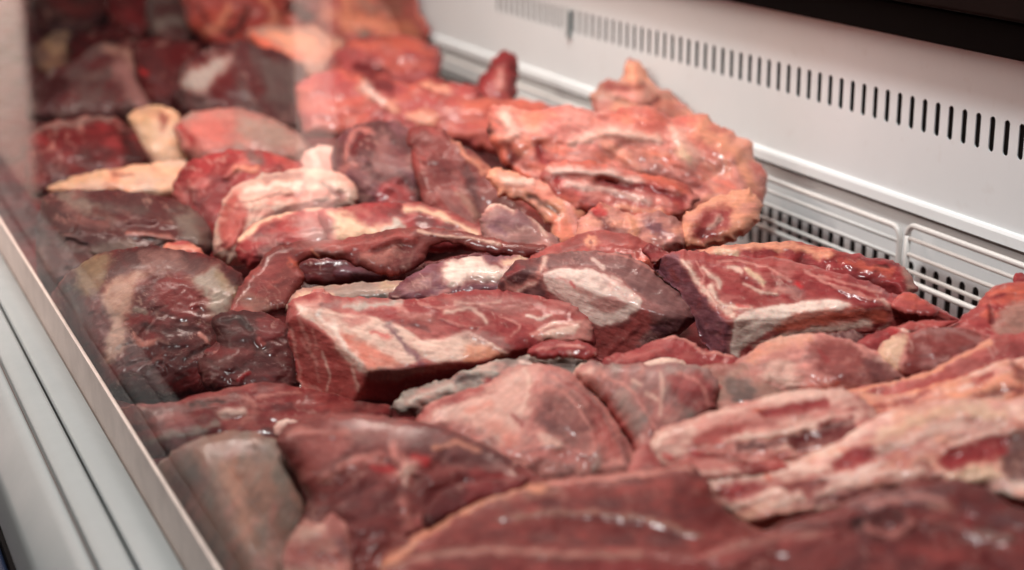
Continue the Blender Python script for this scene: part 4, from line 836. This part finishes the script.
piece('meat_slab', 'mauve lean slab with pale streaks filling the bottom right corner', 'meat slab',
      [(700,600),(716,556),(752,536),(790,520),(830,510),(860,496),(900,486),(950,480),(984,486),(1010,504),(1040,516),(1080,520),(1080,640),(900,650),(740,640)], 'B', 30, 30, 26, lift=.044, grain=14,
      mot=(('s',.45),('M',.3)), marks=[('S',8,[(850,500),(880,492)],0,.6),('K',5,[(854,526),(862,522)],-8),('D',5,[(862,520),(900,512)],-6,.8),('P',5,[(868,530),(890,536),(912,524)],5,.8),('T',5,[(920,500),(950,508)],2,.7),('R',4,[(964,518),(972,522)],2,.8),('G',6,[(980,532),(1010,536)],2,.6),('M',9,[(984,560),(996,562)],-3,.8),('D*',8,[(740,540),(820,524),(840,530),(780,548),(730,556)],-5,.6),('s',10,[(940,484),(990,494)],0,.5),('R',5,[(740,560),(800,548)],0,.4),('P',3,[(760,548),(800,538),(830,536)],1,.5),('r',6,[(900,548),(960,556)],0,.4),('P',3,[(930,520),(970,530),(1010,548)],1,.4)])
piece('meat_slab', 'lowest slab with a cream fat seam running along the bottom edge', 'meat slab',
      [(330,610),(372,574),(420,554),(480,544),(560,546),(640,548),(700,556),(740,566),(800,600),(800,650),(340,650)], 'B', 20, 20, 26, lift=.060, grain=3,
      mot=(('M',.3),('r',.3)), marks=[('T',4,[(380,570),(430,556),(500,550),(580,556),(640,556)],3,.9),('P',2,[(400,562),(500,550),(600,556)],1,.6),('R',8,[(500,572),(700,572)],0,.6)])

# --- small trimmings and torn edges lying between the cuts
TRIM = 'small trimmings between the cuts'
piece('meat_strip', 'curled pink strip folded at the left end of the centre block', 'meat strip',
      [(498,296),(502,284),(512,276),(526,272),(538,274),(530,282),(518,286),(512,296),(504,300)], 'P', 7, 7, 36, lift=.060, mot=(('r',.5),), marks=[('F',1.6,[(506,292),(514,282),(528,277)],1,.8)], group=TRIM)
piece('meat_strip', 'narrow red curl above the pink strip beside the white fat patch', 'meat strip',
      [(504,282),(508,270),(520,264),(540,258),(552,256),(546,264),(530,268),(518,276),(510,284)], 'r', 6, 7, 36, lift=.058, mot=(('P',.4),('M',.3)), marks=[('F',1.3,[(512,274),(526,266)],1,.7)], group=TRIM)
piece('fat_scrap', 'ragged pink fringe on the top left corner of the square block', 'fat scrap',
      [(292,304),(298,298),(306,296),(312,290),(322,288),(330,294),(324,300),(312,303),(302,308)], 'P', 5, 5, 36, lift=.062, mot=(('r',.5),('F',.3)), wob=1.8, group=TRIM)
piece('meat_scrap', 'torn red fringe under the right end of the square block', 'meat scrap',
      [(526,352),(536,344),(556,342),(578,342),(596,346),(598,356),(582,360),(560,358),(540,360)], 'R', 7, 8, 32, lift=.062, mot=(('r',.4),('M',.3)), wob=1.8, lump=.3, marks=[('P',1.5,[(536,350),(560,346),(584,348)],1,.7)], group=TRIM)
piece('fat_scrap', 'small white fat scrap under the thin red slab', 'fat scrap',
      [(636,366),(648,360),(668,358),(684,362),(686,370),(668,374),(646,372)], 'F', 5, 6, 32, lift=.030, mot=(('P',.5),), wob=1.6, group=TRIM)
piece('fat_scrap', 'small pink fat flap on the left shoulder of the grey green muscle', 'fat scrap',
      [(570,382),(574,370),(586,362),(600,362),(606,370),(600,382),(594,392),(582,390)], 'F', 7, 8, 32, lift=.026, mot=(('P',.6),), group=TRIM)
piece('meat_scrap', 'red pointed scrap above the taper of the steak', 'meat scrap',
      [(890,306),(896,296),(908,292),(924,300),(940,310),(930,318),(908,316)], 'r', 7, 8, 36, lift=.026, mot=(('O',.3),('R',.4)), group=TRIM)
piece('meat_strip', 'thin red strip along the lower side of the steak taper', 'meat strip',
      [(884,330),(910,322),(940,320),(958,320),(946,328),(920,334),(896,338)], 'r', 6, 6, 34, lift=.026, mot=(('R',.5),), group=TRIM)
piece('meat_scrap', 'dark blood soaked scrap below the folded lip of the flap', 'meat scrap',
      [(204,352),(222,340),(246,338),(258,346),(250,358),(228,366),(208,364)], 'M', 9, 10, 30, lift=.034, mot=(('D',.4),('R',.3)), marks=[('P',1.5,[(214,352),(230,346)],1,.6)], group=TRIM)
piece('fat_scrap', 'white fat nub on the flat layered red cut', 'fat scrap',
      [(272,428),(280,420),(296,420),(308,426),(306,434),(290,438),(276,436)], 'W', 3, 6, 30, lift=.034, mot=(('P',.3),), group=TRIM)
piece('meat_scrap', 'small orange fleshy bump on top of the bent fat band shoulder', 'meat scrap',
      [(160,252),(168,244),(184,242),(196,246),(206,254),(196,260),(176,258)], 'R', 5, 6, 34, lift=.022, mot=(('o',.4),), group=TRIM)
piece('meat_strip', 'dark streaked strip lying across the shoulder under the grey joint', 'meat strip',
      [(118,286),(140,266),(166,254),(196,256),(222,268),(242,284),(236,292),(212,280),(184,270),(156,274),(136,288),(124,296)], 's', 9, 9, 32, lift=.030, mot=(('S',.4),('M',.3)), grain=-10, marks=[('S',4,[(150,266),(172,260),(190,264)],1,.8)], group=TRIM)

piece('meat_scrap', 'narrow red wedge between the grey green muscle and the striped belly tip', 'meat scrap',
      [(628,468),(636,450),(646,440),(656,452),(664,468),(676,480),(650,484),(632,482)], 'p', 9, 10, 30, lift=.055, mot=(('R',.4),('G',.2)), group=TRIM)
piece('meat_strip', 'red strip along the lower edge of the striped belly tongue', 'meat strip',
      [(648,474),(672,464),(704,460),(744,462),(784,462),(790,470),(752,478),(706,482),(664,486)], 'r', 7, 8, 30, lift=.049, mot=(('P',.5),('M',.3)), marks=[('F',2,[(660,478),(700,472),(740,472)],2,.7)], group=TRIM)
piece('meat_scrap', 'pale torn scrap beside the dark hollow in the bottom right corner', 'meat scrap',
      [(862,534),(878,524),(900,522),(918,528),(906,540),(888,548),(870,544)], 'P', 8, 9, 30, lift=.072, mot=(('T',.5),('r',.3)), wob=2, group=TRIM)
piece('meat_strip', 'mauve fold of lean lying over the bottom right slab', 'meat strip',
      [(852,508),(880,494),(920,488),(962,492),(994,508),(1030,520),(1060,536),(1020,536),(980,526),(940,514),(900,512),(868,520)], 's', 10, 12, 28, lift=.080, mot=(('S',.4),('M',.4)), grain=-14, marks=[('P',3,[(870,506),(910,498),(950,502)],1,.6),('R',3,[(966,514),(976,518)],1,.8)], group=TRIM)
piece('meat_strip', 'brown red fold of lean along the bottom edge right of the fillet slab', 'meat strip',
      [(690,560),(720,544),(760,534),(800,530),(840,528),(850,540),(810,552),(766,562),(720,578)], 'B', 9, 11, 28, lift=.070, mot=(('M',.4),('r',.3)), grain=14, marks=[('T',2.5,[(710,556),(760,542),(820,534)],1,.6)], group=TRIM)
piece('meat_scrap', 'dark red fold at the foot of the knotted muscle beside the fillet slab', 'meat scrap',
      [(420,520),(430,500),(452,486),(490,478),(528,478),(520,492),(480,504),(446,520),(430,532)], 'M', 8, 10, 30, lift=.078, mot=(('R',.5),('D',.3)), group=TRIM)
piece('fat_scrap', 'pink fatty knot beside the white fat nub on the knotted muscle', 'fat scrap',
      [(286,444),(292,432),(310,424),(334,422),(344,430),(326,438),(308,446),(296,456)], 'P', 5, 7, 30, lift=.066, mot=(('o',.3),('r',.4)), wob=2, group=TRIM)
piece('meat_scrap', 'small dark red tag on the right shoulder of the orange brown dome', 'meat scrap',
      [(642,252),(650,244),(662,248),(674,256),(680,264),(668,268),(654,264)], 'R', 6, 7, 34, lift=.030, mot=(('M',.3),('P',.3)), group=TRIM)
piece('meat_scrap', 'red shred hanging over the dark front cut face of the steak', 'meat scrap',
      [(664,262),(676,252),(692,252),(706,256),(694,264),(680,268),(672,276)], 'r', 4, 5, 36, lift=.056, mot=(('P',.4),('M',.2)), group=TRIM)
